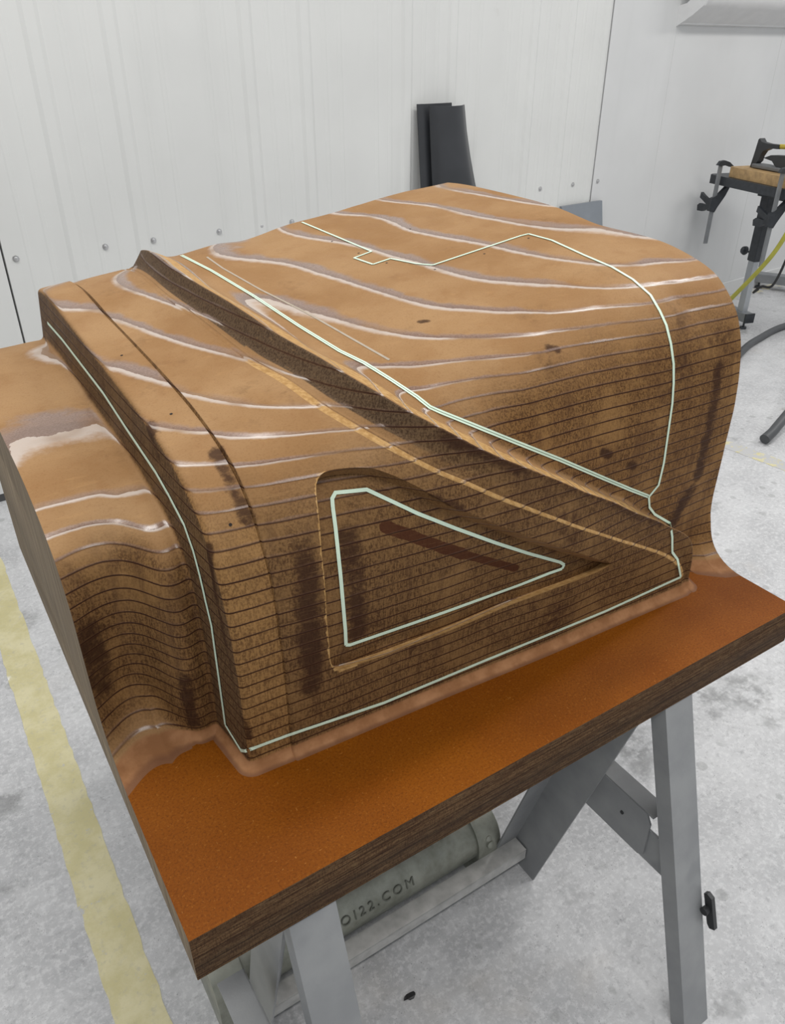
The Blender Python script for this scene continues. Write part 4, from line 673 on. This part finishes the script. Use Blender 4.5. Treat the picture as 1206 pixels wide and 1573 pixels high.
T_LOOP=[(0.9992,0.6358,0.5645,-0.13,-0.03,0.99),(0.9998,0.6193,0.5641,-0.13,-0.03,0.99),(1.0004,0.6032,0.5637,-0.12,-0.03,0.99),(1.0011,0.5872,0.5634,-0.12,-0.03,0.99),(1.0017,0.5716,0.5630,-0.12,-0.03,0.99),(0.9984,0.5530,0.5620,-0.12,-0.03,0.99),(0.9953,0.5349,0.5610,-0.12,-0.04,0.99),(0.9925,0.5174,0.5600,-0.12,-0.04,0.99),(0.9900,0.5004,0.5589,-0.12,-0.05,0.99),(0.9878,0.4841,0.5577,-0.13,-0.06,0.99),(0.9860,0.4683,0.5565,-0.13,-0.06,0.99),(0.9850,0.4534,0.5553,-0.14,-0.07,0.99),(0.9842,0.4390,0.5541,-0.13,-0.08,0.99),(0.9837,0.4251,0.5528,-0.13,-0.09,0.99),(0.9837,0.4118,0.5514,-0.13,-0.11,0.99),(0.9842,0.3991,0.5498,-0.12,-0.14,0.98),(0.9829,0.3853,0.5475,-0.12,-0.17,0.98),(0.9824,0.3724,0.5450,-0.11,-0.20,0.97),(0.9827,0.3603,0.5422,-0.11,-0.24,0.96),(0.9837,0.3490,0.5393,-0.10,-0.28,0.96),(0.9824,0.3372,0.5354,-0.10,-0.32,0.94),(0.9818,0.3262,0.5314,-0.09,-0.36,0.93),(0.9820,0.3159,0.5271,-0.08,-0.40,0.91),(0.9829,0.3063,0.5227,-0.07,-0.45,0.89),(0.9801,0.2961,0.5168,-0.07,-0.52,0.85),(0.9785,0.2869,0.5105,-0.08,-0.58,0.81),(0.9780,0.2786,0.5040,-0.09,-0.65,0.76),(0.9771,0.2689,0.4946,-0.09,-0.72,0.69),(0.9776,0.2603,0.4847,-0.08,-0.79,0.61),(0.9763,0.2541,0.4760,-0.07,-0.82,0.56),(0.9758,0.2484,0.4670,-0.07,-0.86,0.51),(0.9760,0.2433,0.4578,-0.06,-0.89,0.46),(0.9753,0.2387,0.4481,-0.06,-0.91,0.41),(0.9752,0.2346,0.4382,-0.05,-0.93,0.36),(0.9758,0.2309,0.4279,-0.04,-0.95,0.31),(0.9750,0.2278,0.4177,-0.04,-0.96,0.27),(0.9746,0.2251,0.4073,-0.04,-0.97,0.23),(0.9748,0.2228,0.3965,-0.03,-0.98,0.19),(0.9745,0.2210,0.3856,-0.01,-0.99,0.15),(0.9748,0.2195,0.3744,0.01,-0.99,0.12),(0.9754,0.2183,0.3630,0.03,-0.99,0.10),(0.9748,0.2171,0.3517,0.04,-0.99,0.10),(0.9742,0.2159,0.3403,0.04,-0.99,0.10),(0.9737,0.2148,0.3288,0.03,-1.00,0.09),(0.9733,0.2137,0.3171,0.02,-1.00,0.08),(0.9732,0.2129,0.3052,0.01,-1.00,0.06),(0.9733,0.2122,0.2925,0.01,-1.00,0.04),(0.9738,0.2118,0.2794,0.00,-1.00,0.03),(0.9745,0.2115,0.2661,-0.00,-1.00,0.01),(0.9755,0.2115,0.2525,-0.01,-1.00,-0.00),(0.9749,0.2115,0.2380,-0.01,-1.00,-0.01),(0.9744,0.2117,0.2233,-0.01,-1.00,-0.01),(0.9739,0.2119,0.2085,-0.01,-1.00,-0.01),(0.9637,0.2121,0.1995,-0.00,-1.00,-0.01),(0.9533,0.2121,0.1906,0.01,-1.00,-0.01),(0.9611,0.2123,0.1665,0.01,-1.00,0.01),(0.9791,0.2115,0.1461,0.14,-0.96,0.24),(0.9954,0.2110,0.1345,0.16,-0.95,0.28),(1.0119,0.2104,0.1228,0.18,-0.94,0.29),(1.0295,0.2103,0.1104,0.17,-0.96,0.23),(0.9615,0.1585,0.1456,0.01,-1.00,0.08),(0.9668,0.1573,0.1301,-0.02,-1.00,0.08),(0.9699,0.1562,0.1137,-0.02,-1.00,0.04),(0.9743,0.1558,0.0963,-0.02,-1.00,0.02),(0.9908,0.1532,0.0761,0.07,-0.97,0.23),(0.9917,0.1490,0.0652,0.12,-0.98,0.18),(0.9984,0.1485,0.0499,0.01,-1.00,0.03),(1.0054,0.1481,0.0342,0.12,-0.99,0.04),(0.9913,0.1487,0.0337,-0.04,-1.00,0.00),(0.9773,0.1494,0.0332,-0.05,-1.00,0.00),(0.9634,0.1500,0.0326,-0.04,-1.00,0.01),(0.9495,0.1505,0.0322,-0.04,-1.00,0.00),(0.9357,0.1510,0.0319,-0.03,-1.00,-0.00),(0.9219,0.1514,0.0315,-0.03,-1.00,-0.01),(0.9083,0.1519,0.0312,-0.04,-1.00,-0.01),(0.8949,0.1524,0.0307,-0.04,-1.00,-0.01),(0.8817,0.1530,0.0302,-0.05,-1.00,-0.01),(0.8687,0.1537,0.0297,-0.05,-1.00,-0.01),(0.8558,0.1544,0.0290,-0.05,-1.00,-0.01),(0.8430,0.1551,0.0284,-0.05,-1.00,-0.00),(0.8303,0.1557,0.0278,-0.05,-1.00,0.00),(0.8176,0.1563,0.0273,-0.04,-1.00,0.00),(0.8045,0.1568,0.0275,-0.03,-1.00,0.00),(0.7913,0.1572,0.0278,-0.02,-1.00,0.00),(0.7782,0.1574,0.0283,-0.02,-1.00,-0.01),(0.7650,0.1576,0.0288,-0.01,-1.00,-0.01),(0.7520,0.1578,0.0294,-0.01,-1.00,-0.02),(0.7391,0.1580,0.0299,-0.02,-1.00,-0.03),(0.7264,0.1583,0.0303,-0.03,-1.00,-0.03),(0.7140,0.1586,0.0306,-0.03,-1.00,-0.04),(0.7017,0.1591,0.0308,-0.04,-1.00,-0.04),(0.6897,0.1597,0.0308,-0.05,-1.00,-0.04),(0.6779,0.1604,0.0307,-0.06,-1.00,-0.03),(0.6663,0.1611,0.0305,-0.07,-1.00,-0.03),(0.6548,0.1619,0.0303,-0.07,-1.00,-0.02),(0.6434,0.1628,0.0300,-0.07,-1.00,-0.01),(0.6321,0.1636,0.0297,-0.07,-1.00,-0.01),(0.6209,0.1645,0.0294,-0.07,-1.00,-0.00),(0.6098,0.1653,0.0291,-0.07,-1.00,-0.00),(0.5987,0.1660,0.0289,-0.07,-1.00,0.00),(0.5876,0.1667,0.0287,-0.06,-1.00,0.00),(0.5765,0.1674,0.0286,-0.06,-1.00,0.00),(0.5655,0.1680,0.0286,-0.05,-1.00,0.00),(0.5546,0.1685,0.0286,-0.05,-1.00,-0.00),(0.5439,0.1691,0.0285,-0.05,-1.00,-0.01),(0.5333,0.1696,0.0284,-0.05,-1.00,-0.01),(0.5227,0.1701,0.0283,-0.05,-1.00,-0.01),(0.5123,0.1706,0.0283,-0.05,-1.00,-0.02),(0.5019,0.1711,0.0282,-0.05,-1.00,-0.02),(0.4916,0.1717,0.0281,-0.05,-1.00,-0.02),(0.4814,0.1723,0.0279,-0.06,-1.00,-0.02),(0.4713,0.1728,0.0277,-0.06,-1.00,-0.02),(0.4613,0.1734,0.0276,-0.06,-1.00,-0.01),(0.4514,0.1740,0.0274,-0.06,-1.00,-0.01),(0.4415,0.1746,0.0272,-0.06,-1.00,-0.01),(0.4317,0.1752,0.0270,-0.06,-1.00,-0.00),(0.4219,0.1758,0.0268,-0.06,-1.00,-0.00),(0.4122,0.1763,0.0267,-0.05,-1.00,0.00),(0.4025,0.1768,0.0266,-0.05,-1.00,0.00),(0.3929,0.1773,0.0265,-0.05,-1.00,0.00),(0.3833,0.1777,0.0265,-0.04,-1.00,0.00),(0.3737,0.1781,0.0266,-0.04,-1.00,0.00),(0.3639,0.1784,0.0276,-0.04,-1.00,-0.00),(0.3541,0.1788,0.0286,-0.03,-1.00,-0.00),(0.3444,0.1791,0.0296,-0.03,-1.00,-0.01),(0.3348,0.1794,0.0306,-0.03,-1.00,-0.01),(0.3253,0.1798,0.0316,-0.04,-1.00,-0.01),(0.3158,0.1801,0.0325,-0.04,-1.00,-0.01),(0.3065,0.1805,0.0334,-0.04,-1.00,-0.02),(0.2972,0.1809,0.0343,-0.05,-1.00,-0.02),(0.2880,0.1813,0.0351,-0.05,-1.00,-0.01),(0.2789,0.1818,0.0359,-0.05,-1.00,-0.01),(0.2699,0.1823,0.0366,-0.06,-1.00,-0.01),(0.2610,0.1828,0.0373,-0.06,-1.00,-0.01),(0.2521,0.1833,0.0380,-0.06,-1.00,-0.01),(0.2433,0.1839,0.0387,-0.06,-1.00,-0.01),(0.2346,0.1844,0.0393,-0.06,-1.00,-0.01),(0.2259,0.1848,0.0400,-0.39,-0.92,-0.00),(0.2182,0.1875,0.0383,-0.09,-1.00,-0.00),(0.2092,0.1882,0.0383,-0.08,-1.00,-0.00),(0.2003,0.1889,0.0385,-0.07,-1.00,-0.00),(0.1914,0.1895,0.0387,-0.06,-1.00,-0.00),(0.1825,0.1900,0.0390,-0.05,-1.00,-0.00),(0.1737,0.1904,0.0393,-0.05,-1.00,-0.00),(0.1651,0.1913,0.0392,-0.32,-0.95,0.00),(0.1590,0.1999,0.0303,-0.98,-0.18,0.00),(0.1576,0.2129,0.0204,-0.99,-0.11,0.03),(0.1567,0.2212,0.0234,-0.99,-0.11,0.01),(0.1558,0.2296,0.0266,-0.99,-0.11,0.00),(0.1549,0.2381,0.0297,-0.99,-0.11,0.00),(0.1540,0.2466,0.0329,-0.99,-0.11,0.00),(0.1531,0.2552,0.0360,-0.99,-0.11,-0.00),(0.1531,0.2547,0.0495,-0.99,-0.11,-0.00),(0.1532,0.2542,0.0628,-0.99,-0.11,-0.00),(0.1532,0.2537,0.0759,-0.99,-0.11,-0.00),(0.1532,0.2534,0.0896,-0.99,-0.11,0.00),(0.1533,0.2531,0.1031,-0.99,-0.11,0.00),(0.1533,0.2528,0.1165,-0.99,-0.11,-0.00),(0.1534,0.2524,0.1298,-0.99,-0.11,0.00),(0.1534,0.2522,0.1417,-0.99,-0.11,0.01),(0.1535,0.2522,0.1534,-0.99,-0.11,0.01),(0.1536,0.2521,0.1649,-0.99,-0.11,0.01),(0.1537,0.2521,0.1762,-0.99,-0.11,0.01),(0.1538,0.2521,0.1875,-0.99,-0.10,0.01),(0.1540,0.2522,0.1985,-0.99,-0.10,0.01),(0.1541,0.2523,0.2094,-0.99,-0.10,0.02),(0.1543,0.2525,0.2201,-0.99,-0.10,0.01),(0.1542,0.2545,0.2291,-0.99,-0.11,0.01),(0.1541,0.2567,0.2381,-0.99,-0.10,0.02),(0.1541,0.2589,0.2468,-0.99,-0.10,0.03),(0.1540,0.2613,0.2555,-0.99,-0.10,0.03),(0.1541,0.2634,0.2647,-0.99,-0.10,0.02),(0.1541,0.2655,0.2739,-0.99,-0.11,0.03),(0.1541,0.2678,0.2829,-0.99,-0.10,0.04),(0.1542,0.2703,0.2917,-0.99,-0.10,0.04),(0.1542,0.2735,0.2993,-0.99,-0.09,0.05),(0.1543,0.2768,0.3067,-0.99,-0.09,0.05),(0.1544,0.2802,0.3142,-0.99,-0.09,0.05),(0.1545,0.2837,0.3215,-0.99,-0.09,0.06),(0.1544,0.2893,0.3284,-0.99,-0.08,0.07),(0.1544,0.2952,0.3352,-0.99,-0.07,0.07),(0.1545,0.3012,0.3418,-0.99,-0.07,0.08),(0.1547,0.3076,0.3483,-0.99,-0.06,0.09),(0.1545,0.3172,0.3525,-0.99,-0.05,0.09),(0.1544,0.3272,0.3566,-0.99,-0.05,0.10),(0.1543,0.3374,0.3606,-0.99,-0.04,0.10),(0.1543,0.3478,0.3646,-0.99,-0.04,0.10),(0.1543,0.3585,0.3686,-0.99,-0.04,0.10),(0.1542,0.3701,0.3718,-0.99,-0.03,0.10),(0.1542,0.3819,0.3750,-0.99,-0.03,0.11),(0.1543,0.3941,0.3781,-0.99,-0.02,0.11),(0.1543,0.4066,0.3813,-0.99,-0.02,0.11),(0.1542,0.4198,0.3831,-0.99,-0.02,0.11),(0.1542,0.4334,0.3849,-0.99,-0.02,0.11),(0.1541,0.4472,0.3867,-0.99,-0.02,0.11),(0.1541,0.4614,0.3885,-0.99,-0.02,0.11),(0.1541,0.4758,0.3904,-0.99,-0.02,0.11),(0.1541,0.4905,0.3922,-0.99,-0.01,0.11),(0.1541,0.5056,0.3940,-0.99,-0.01,0.11),(0.1541,0.5210,0.3958,-0.99,-0.01,0.11),(0.1541,0.5364,0.3978,-0.99,-0.01,0.11),(0.1542,0.5521,0.3998,-0.99,-0.01,0.11),(0.1543,0.5683,0.4018,-0.99,-0.01,0.11),(0.1544,0.5847,0.4038,-0.99,-0.01,0.11),(0.1546,0.6016,0.4058,-0.99,-0.01,0.11),(0.1547,0.6188,0.4078,-0.99,-0.00,0.11),(0.1549,0.6364,0.4098,-0.99,-0.01,0.11),(0.1550,0.6542,0.4120,-0.99,-0.01,0.11),(0.1549,0.6745,0.4130,-0.99,-0.01,0.11),(0.1549,0.6953,0.4140,-0.99,-0.01,0.11),(0.1549,0.7166,0.4150,-0.99,-0.01,0.11),(0.1548,0.7383,0.4161,-0.99,-0.01,0.11),(0.1548,0.7607,0.4172,-0.99,-0.01,0.11),(0.1547,0.7836,0.4183,-0.99,-0.01,0.11),(0.1547,0.8092,0.4195,-0.99,-0.01,0.11),(0.1546,0.8356,0.4208,-0.99,-0.01,0.11),(0.1546,0.8626,0.4221,-0.99,-0.01,0.11),(0.1545,0.8904,0.4235,-0.99,-0.01,0.11),(0.1544,0.9191,0.4248,-0.99,-0.01,0.11),(0.1542,0.9563,0.4248,-0.99,-0.00,0.11),(0.1541,0.9957,0.4246,-0.99,-0.00,0.11),(0.1541,1.0379,0.4241,-0.99,0.01,0.11)]
T_NOTCH=[(0.7367,1.0978,0.5412,-0.12,0.02,0.99),(0.7351,1.0680,0.5411,-0.11,-0.01,0.99),(0.7349,1.0419,0.5404,-0.11,-0.03,0.99),(0.7355,1.0176,0.5395,-0.11,-0.05,0.99),(0.7363,0.9944,0.5384,-0.11,-0.05,0.99),(0.7372,0.9718,0.5373,-0.11,-0.05,0.99),(0.7382,0.9497,0.5363,-0.11,-0.05,0.99),(0.7391,0.9248,0.5351,-0.12,-0.05,0.99),(0.7398,0.9001,0.5340,-0.12,-0.04,0.99),(0.7403,0.8755,0.5331,-0.13,-0.04,0.99),(0.7405,0.8509,0.5323,-0.13,-0.03,0.99),(0.7400,0.8257,0.5317,-0.13,-0.01,0.99),(0.7391,0.8002,0.5315,-0.14,-0.00,0.99),(0.7242,0.7980,0.5295,-0.13,-0.01,0.99),(0.7094,0.7956,0.5275,-0.13,-0.01,0.99),(0.6946,0.7932,0.5256,-0.12,-0.01,0.99),(0.6958,0.7711,0.5256,-0.13,-0.01,0.99),(0.6970,0.7495,0.5256,-0.13,-0.01,0.99),(0.6982,0.7284,0.5255,-0.13,-0.01,0.99),(0.7117,0.7292,0.5273,-0.13,-0.01,0.99),(0.7253,0.7299,0.5291,-0.13,-0.01,0.99),(0.7390,0.7306,0.5309,-0.13,-0.02,0.99),(0.7431,0.7140,0.5312,-0.13,-0.02,0.99),(0.7472,0.6977,0.5314,-0.13,-0.02,0.99),(0.7513,0.6817,0.5316,-0.12,-0.02,0.99),(0.7553,0.6659,0.5318,-0.12,-0.02,0.99),(0.7633,0.6508,0.5326,-0.12,-0.01,0.99),(0.7710,0.6356,0.5334,-0.13,-0.01,0.99),(0.7845,0.6360,0.5352,-0.13,-0.01,0.99),(0.7981,0.6364,0.5369,-0.13,-0.01,0.99),(0.8118,0.6369,0.5387,-0.13,-0.01,0.99),(0.8256,0.6373,0.5405,-0.13,-0.02,0.99),(0.8396,0.6379,0.5423,-0.13,-0.02,0.99),(0.8537,0.6384,0.5441,-0.12,-0.02,0.99),(0.8680,0.6390,0.5459,-0.13,-0.02,0.99),(0.8823,0.6395,0.5477,-0.13,-0.02,0.99),(0.8967,0.6399,0.5496,-0.13,-0.02,0.99),(0.9110,0.6401,0.5515,-0.14,-0.02,0.99),(0.9251,0.6400,0.5536,-0.15,-0.02,0.99),(0.9391,0.6396,0.5557,-0.15,-0.02,0.99),(0.9532,0.6392,0.5579,-0.15,-0.02,0.99),(0.9674,0.6388,0.5601,-0.15,-0.02,0.99),(0.9819,0.6387,0.5622,-0.14,-0.02,0.99),(0.9992,0.6358,0.5645,-0.13,-0.03,0.99)]
T_POCKET=[(0.3326,0.2356,0.3530,-0.13,-0.83,0.53),(0.3355,0.2419,0.3630,-0.15,-0.78,0.61),(0.3422,0.2447,0.3685,-0.15,-0.76,0.63),(0.3506,0.2427,0.3679,-0.15,-0.83,0.54),(0.3590,0.2407,0.3673,-0.18,-0.83,0.53),(0.3674,0.2385,0.3668,-0.20,-0.84,0.51),(0.3758,0.2362,0.3664,-0.21,-0.85,0.49),(0.3841,0.2339,0.3660,-0.23,-0.86,0.46),(0.3905,0.2300,0.3619,-0.20,-0.86,0.47),(0.3968,0.2262,0.3577,-0.18,-0.86,0.48),(0.4034,0.2224,0.3534,-0.18,-0.86,0.47),(0.4100,0.2188,0.3491,-0.18,-0.87,0.46),(0.4167,0.2152,0.3447,-0.18,-0.88,0.44),(0.4236,0.2118,0.3400,-0.08,-0.88,0.47),(0.4308,0.2087,0.3352,-0.11,-0.91,0.40),(0.4381,0.2058,0.3301,-0.12,-0.92,0.36),(0.4456,0.2030,0.3249,-0.12,-0.93,0.33),(0.4532,0.2006,0.3202,-0.09,-0.94,0.32),(0.4610,0.1982,0.3154,-0.11,-0.95,0.29),(0.4688,0.1959,0.3106,-0.13,-0.96,0.26),(0.4768,0.1936,0.3056,-0.13,-0.96,0.23),(0.4849,0.1913,0.3006,-0.12,-0.97,0.20),(0.4932,0.1893,0.2953,-0.12,-0.98,0.18),(0.5018,0.1874,0.2898,-0.10,-0.98,0.15),(0.5109,0.1857,0.2842,-0.09,-0.99,0.13),(0.5203,0.1843,0.2783,-0.07,-0.99,0.11),(0.5300,0.1830,0.2722,-0.06,-0.99,0.09),(0.5399,0.1818,0.2659,-0.06,-1.00,0.08),(0.5501,0.1807,0.2594,-0.07,-1.00,0.06),(0.5604,0.1797,0.2528,-0.07,-1.00,0.03),(0.5710,0.1788,0.2460,-0.08,-1.00,0.01),(0.5834,0.1779,0.2384,-0.08,-1.00,-0.03),(0.5961,0.1771,0.2306,-0.08,-1.00,-0.04),(0.6090,0.1763,0.2227,-0.09,-1.00,-0.04),(0.6222,0.1756,0.2145,-0.10,-0.99,-0.08),(0.6358,0.1749,0.2062,-0.11,-0.99,-0.11),(0.6495,0.1743,0.1981,-0.10,-0.99,-0.09),(0.6635,0.1737,0.1900,-0.10,-0.99,-0.09),(0.6776,0.1730,0.1817,-0.07,-1.00,-0.05),(0.6921,0.1724,0.1732,-0.06,-1.00,-0.05),(0.7074,0.1722,0.1642,-0.07,-0.99,-0.12),(0.7173,0.1723,0.1553,-0.05,-1.00,-0.06),(0.7144,0.1727,0.1484,-0.04,-1.00,-0.00),(0.7008,0.1734,0.1486,-0.06,-1.00,-0.01),(0.6876,0.1744,0.1486,-0.08,-1.00,-0.02),(0.6766,0.1754,0.1478,-0.09,-1.00,-0.02),(0.6658,0.1765,0.1470,-0.10,-0.99,-0.04),(0.6551,0.1778,0.1459,-0.12,-0.99,-0.06),(0.6447,0.1792,0.1448,-0.13,-0.99,-0.08),(0.6345,0.1807,0.1435,-0.13,-0.99,-0.11),(0.6242,0.1822,0.1426,-0.13,-0.98,-0.13),(0.6140,0.1837,0.1417,-0.12,-0.98,-0.15),(0.6037,0.1851,0.1409,-0.11,-0.98,-0.17),(0.5933,0.1862,0.1404,-0.06,-0.99,-0.15),(0.5823,0.1867,0.1406,-0.02,-0.99,-0.11),(0.5710,0.1867,0.1411,0.00,-1.00,-0.09),(0.5597,0.1865,0.1418,0.01,-1.00,-0.08),(0.5485,0.1864,0.1426,0.01,-1.00,-0.08),(0.5374,0.1863,0.1432,-0.00,-1.00,-0.08),(0.5265,0.1863,0.1438,-0.01,-1.00,-0.07),(0.5159,0.1864,0.1442,-0.02,-1.00,-0.07),(0.5054,0.1867,0.1445,-0.03,-1.00,-0.07),(0.4950,0.1871,0.1447,-0.04,-1.00,-0.07),(0.4849,0.1876,0.1448,-0.05,-1.00,-0.07),(0.4743,0.1882,0.1449,-0.06,-1.00,-0.07),(0.4639,0.1889,0.1450,-0.07,-0.99,-0.07),(0.4536,0.1897,0.1450,-0.08,-0.99,-0.07),(0.4434,0.1906,0.1449,-0.09,-0.99,-0.07),(0.4333,0.1914,0.1448,-0.09,-0.99,-0.07),(0.4233,0.1923,0.1447,-0.08,-0.99,-0.07),(0.4133,0.1931,0.1447,-0.07,-0.99,-0.08),(0.4033,0.1937,0.1448,-0.06,-1.00,-0.08),(0.3933,0.1943,0.1450,-0.05,-1.00,-0.08),(0.3833,0.1948,0.1453,-0.05,-1.00,-0.07),(0.3734,0.1952,0.1456,-0.05,-1.00,-0.06),(0.3636,0.1957,0.1458,-0.05,-1.00,-0.06),(0.3538,0.1962,0.1461,-0.05,-1.00,-0.05),(0.3417,0.1968,0.1464,-0.05,-1.00,-0.04),(0.3298,0.1974,0.1466,-0.06,-1.00,-0.03),(0.3236,0.1977,0.1492,-0.06,-1.00,-0.03),(0.3234,0.1974,0.1632,-0.07,-1.00,-0.01),(0.3233,0.1973,0.1768,-0.07,-1.00,0.00),(0.3229,0.1975,0.1885,-0.08,-1.00,0.02),(0.3226,0.1978,0.1999,-0.09,-1.00,0.03),(0.3224,0.1983,0.2111,-0.09,-0.99,0.05),(0.3223,0.1990,0.2219,-0.10,-0.99,0.07),(0.3223,0.1999,0.2325,-0.10,-0.99,0.09),(0.3224,0.2010,0.2427,-0.10,-0.99,0.12),(0.3227,0.2023,0.2528,-0.11,-0.98,0.14),(0.3230,0.2038,0.2625,-0.11,-0.98,0.17),(0.3234,0.2056,0.2717,-0.12,-0.97,0.19),(0.3238,0.2075,0.2806,-0.12,-0.97,0.21),(0.3243,0.2096,0.2894,-0.12,-0.96,0.26),(0.3250,0.2120,0.2979,-0.12,-0.96,0.27),(0.3258,0.2145,0.3062,-0.12,-0.94,0.31),(0.3267,0.2174,0.3143,-0.13,-0.93,0.34),(0.3277,0.2204,0.3222,-0.13,-0.93,0.35),(0.3289,0.2237,0.3299,-0.13,-0.90,0.43),(0.3300,0.2274,0.3378,-0.14,-0.89,0.44),(0.3312,0.2313,0.3455,-0.12,-0.85,0.51),(0.3326,0.2356,0.3530,-0.13,-0.83,0.53)]
T_SCRATCH=[(0.4789,1.0201,0.5114,-0.09,0.01,1.00),(0.4765,0.9855,0.5109,-0.07,-0.02,1.00),(0.4752,0.9546,0.5099,-0.06,-0.04,1.00),(0.4745,0.9261,0.5085,-0.05,-0.05,1.00),(0.4759,0.9026,0.5072,-0.05,-0.06,1.00),(0.4775,0.8801,0.5058,-0.04,-0.07,1.00),(0.4792,0.8584,0.5044,-0.05,-0.07,1.00),(0.4810,0.8372,0.5029,-0.05,-0.07,1.00),(0.4827,0.8165,0.5014,-0.05,-0.08,1.00),(0.4844,0.7962,0.4999,-0.06,-0.07,1.00),(0.4860,0.7760,0.4986,-0.07,-0.07,1.00),(0.4882,0.7565,0.4975,-0.08,-0.06,0.99),(0.4902,0.7366,0.4966,-0.09,-0.04,0.99),(0.4916,0.7161,0.4960,-0.09,-0.03,1.00),(0.4927,0.6953,0.4957,-0.09,-0.02,1.00),(0.4937,0.6747,0.4954,-0.08,-0.02,1.00),(0.4947,0.6545,0.4952,-0.08,-0.02,1.00),(0.4957,0.6348,0.4949,-0.08,-0.02,1.00),(0.4967,0.6158,0.4945,-0.08,-0.02,1.00),(0.4970,0.5956,0.4940,-0.08,-0.03,1.00),(0.4973,0.5759,0.4935,-0.07,-0.03,1.00),(0.4976,0.5567,0.4929,-0.07,-0.03,1.00),(0.4979,0.5380,0.4923,-0.08,-0.03,1.00),(0.4983,0.5198,0.4918,-0.08,-0.04,1.00),(0.4988,0.5022,0.4911,-0.09,-0.04,1.00),(0.4995,0.4852,0.4903,-0.09,-0.05,0.99),(0.5004,0.4689,0.4894,-0.10,-0.07,0.99),(0.5014,0.4541,0.4885,-0.11,-0.08,0.99),(0.5027,0.4399,0.4874,-0.12,-0.09,0.99),(0.5041,0.4263,0.4862,-0.13,-0.11,0.99),(0.5057,0.4133,0.4848,-0.13,-0.13,0.98),(0.5076,0.4008,0.4834,-0.14,-0.15,0.98),(0.5097,0.3889,0.4817,-0.14,-0.17,0.97),(0.5120,0.3776,0.4799,-0.15,-0.20,0.97)]
T_HOLES=[(0.1956,0.6654,0.4616,-0.13,-0.06,0.99),(0.1961,0.4400,0.4446,-0.17,-0.13,0.98),(0.1936,0.2447,0.3681,-0.14,-0.76,0.64),(0.7406,1.0092,0.5396,-0.10,-0.05,0.99),(0.7174,0.9236,0.5324,-0.12,-0.05,0.99),(0.7178,0.8149,0.5288,-0.13,-0.01,0.99),(0.7216,0.7170,0.5284,-0.13,-0.01,0.99),(0.7604,0.6143,0.5320,-0.12,-0.00,0.99),(0.8737,0.6146,0.5461,-0.13,-0.02,0.99),(0.9836,0.6176,0.5619,-0.14,-0.02,0.99),(0.8680,0.8569,0.5523,-0.13,0.01,0.99)]# ------------------------------------------------------------------ fine-line tape and small holes on the pattern
M_TAPE = simple('pale_green_tape', (.60, .74, .60), .5, 0, .05, 40); M_SCR = simple('pale_scribe_mark', (.36, .30, .23), .5, 0, .1, 60); M_HOLE = simple('hole_dark', (.012, .008, .006), .9)
def ribbon(name, P, wdt, mat, lift=.0010, double=False, th=.0005):
    pts = [Vector(p[:3]) for p in P]; nr = [Vector(p[3:]).normalized() for p in P]
    nr = [(nr[max(0, i - 1)] + nr[i] * 2 + nr[min(len(nr) - 1, i + 1)]).normalized() for i in range(len(nr))]
    m = MB()
    for off, ww in (((-.28, .40), (.28, .40)) if double else ((0, 1.0),)):
        R = []
        for i, p in enumerate(pts):
            a = (pts[i] - pts[i - 1]) if i else (pts[1] - pts[0]); b = (pts[i + 1] - pts[i]) if i < len(pts) - 1 else a
            if a.length < 1e-6 or b.length < 1e-6: continue
            t = (a.normalized() + b.normalized()); t = t.normalized() if t.length > .3 else b.normalized()
            s = nr[i].cross(t).normalized(); k = 1 / max(.55, abs(t.dot(b.normalized()))); h = wdt / 2 * ww * k; c = p + s * (wdt * off * k)
            l0 = nr[i] * lift; l1 = nr[i] * (lift + th)
            R.append([c - s * h + l0, c + s * h + l0, c + s * h + l1, c - s * h + l1])
        m.rings(R)
    return m.build(name, mat, plug)
def split(P, ang=60):
    """cut the path at sharp bends so that the strip turns cleanly"""
    out, cur = [], [P[0]]
    for i in range(1, len(P) - 1):
        cur.append(P[i]); a = Vector(P[i][:3]) - Vector(P[i - 1][:3]); b = Vector(P[i + 1][:3]) - Vector(P[i][:3])
        if a.length > 1e-6 and b.length > 1e-6 and math.degrees(a.angle(b)) > ang: out.append(cur); cur = [P[i]]
    return out + [cur + [P[-1]]]
def tape(P, wdt, lbl, double=False, mat=None):
    for q in split(P):
        if len(q) > 1: o = ribbon('fine_line_tape', q, wdt, mat or M_TAPE, double=double); o['label'] = lbl
tape(T_RIDGE, .0070, 'pale green double tape line along the ridge', True)
ribbon('tape_gap', T_RIDGE, .0035, simple('tape_dark_green', (.20, .27, .20), .6), lift=.0002)
tape(T_LOOP, .0048, 'pale green tape line')
tape(T_NOTCH, .0045, 'pale green tape line with a square jog')
tape(T_POCKET, .0052, 'pale green tape triangle in the pocket')
ribbon('scribe_mark', T_SCRATCH, .0042, M_SCR, lift=.0003, th=.0002)
hole = None
for x, y, z, a, b, c in T_HOLES:
    n = Vector((a, b, c)).normalized(); u = n.orthogonal().normalized(); v = n.cross(u); p = Vector((x, y, z))
    MB().rings([[p + n * h + (u * math.cos(q) + v * math.sin(q)) * r for q in (k * math.pi / 5 for k in range(10))] for h, r in ((-.004, .0022), (.0003, .0022))]).build('locating_hole', M_HOLE, plug)
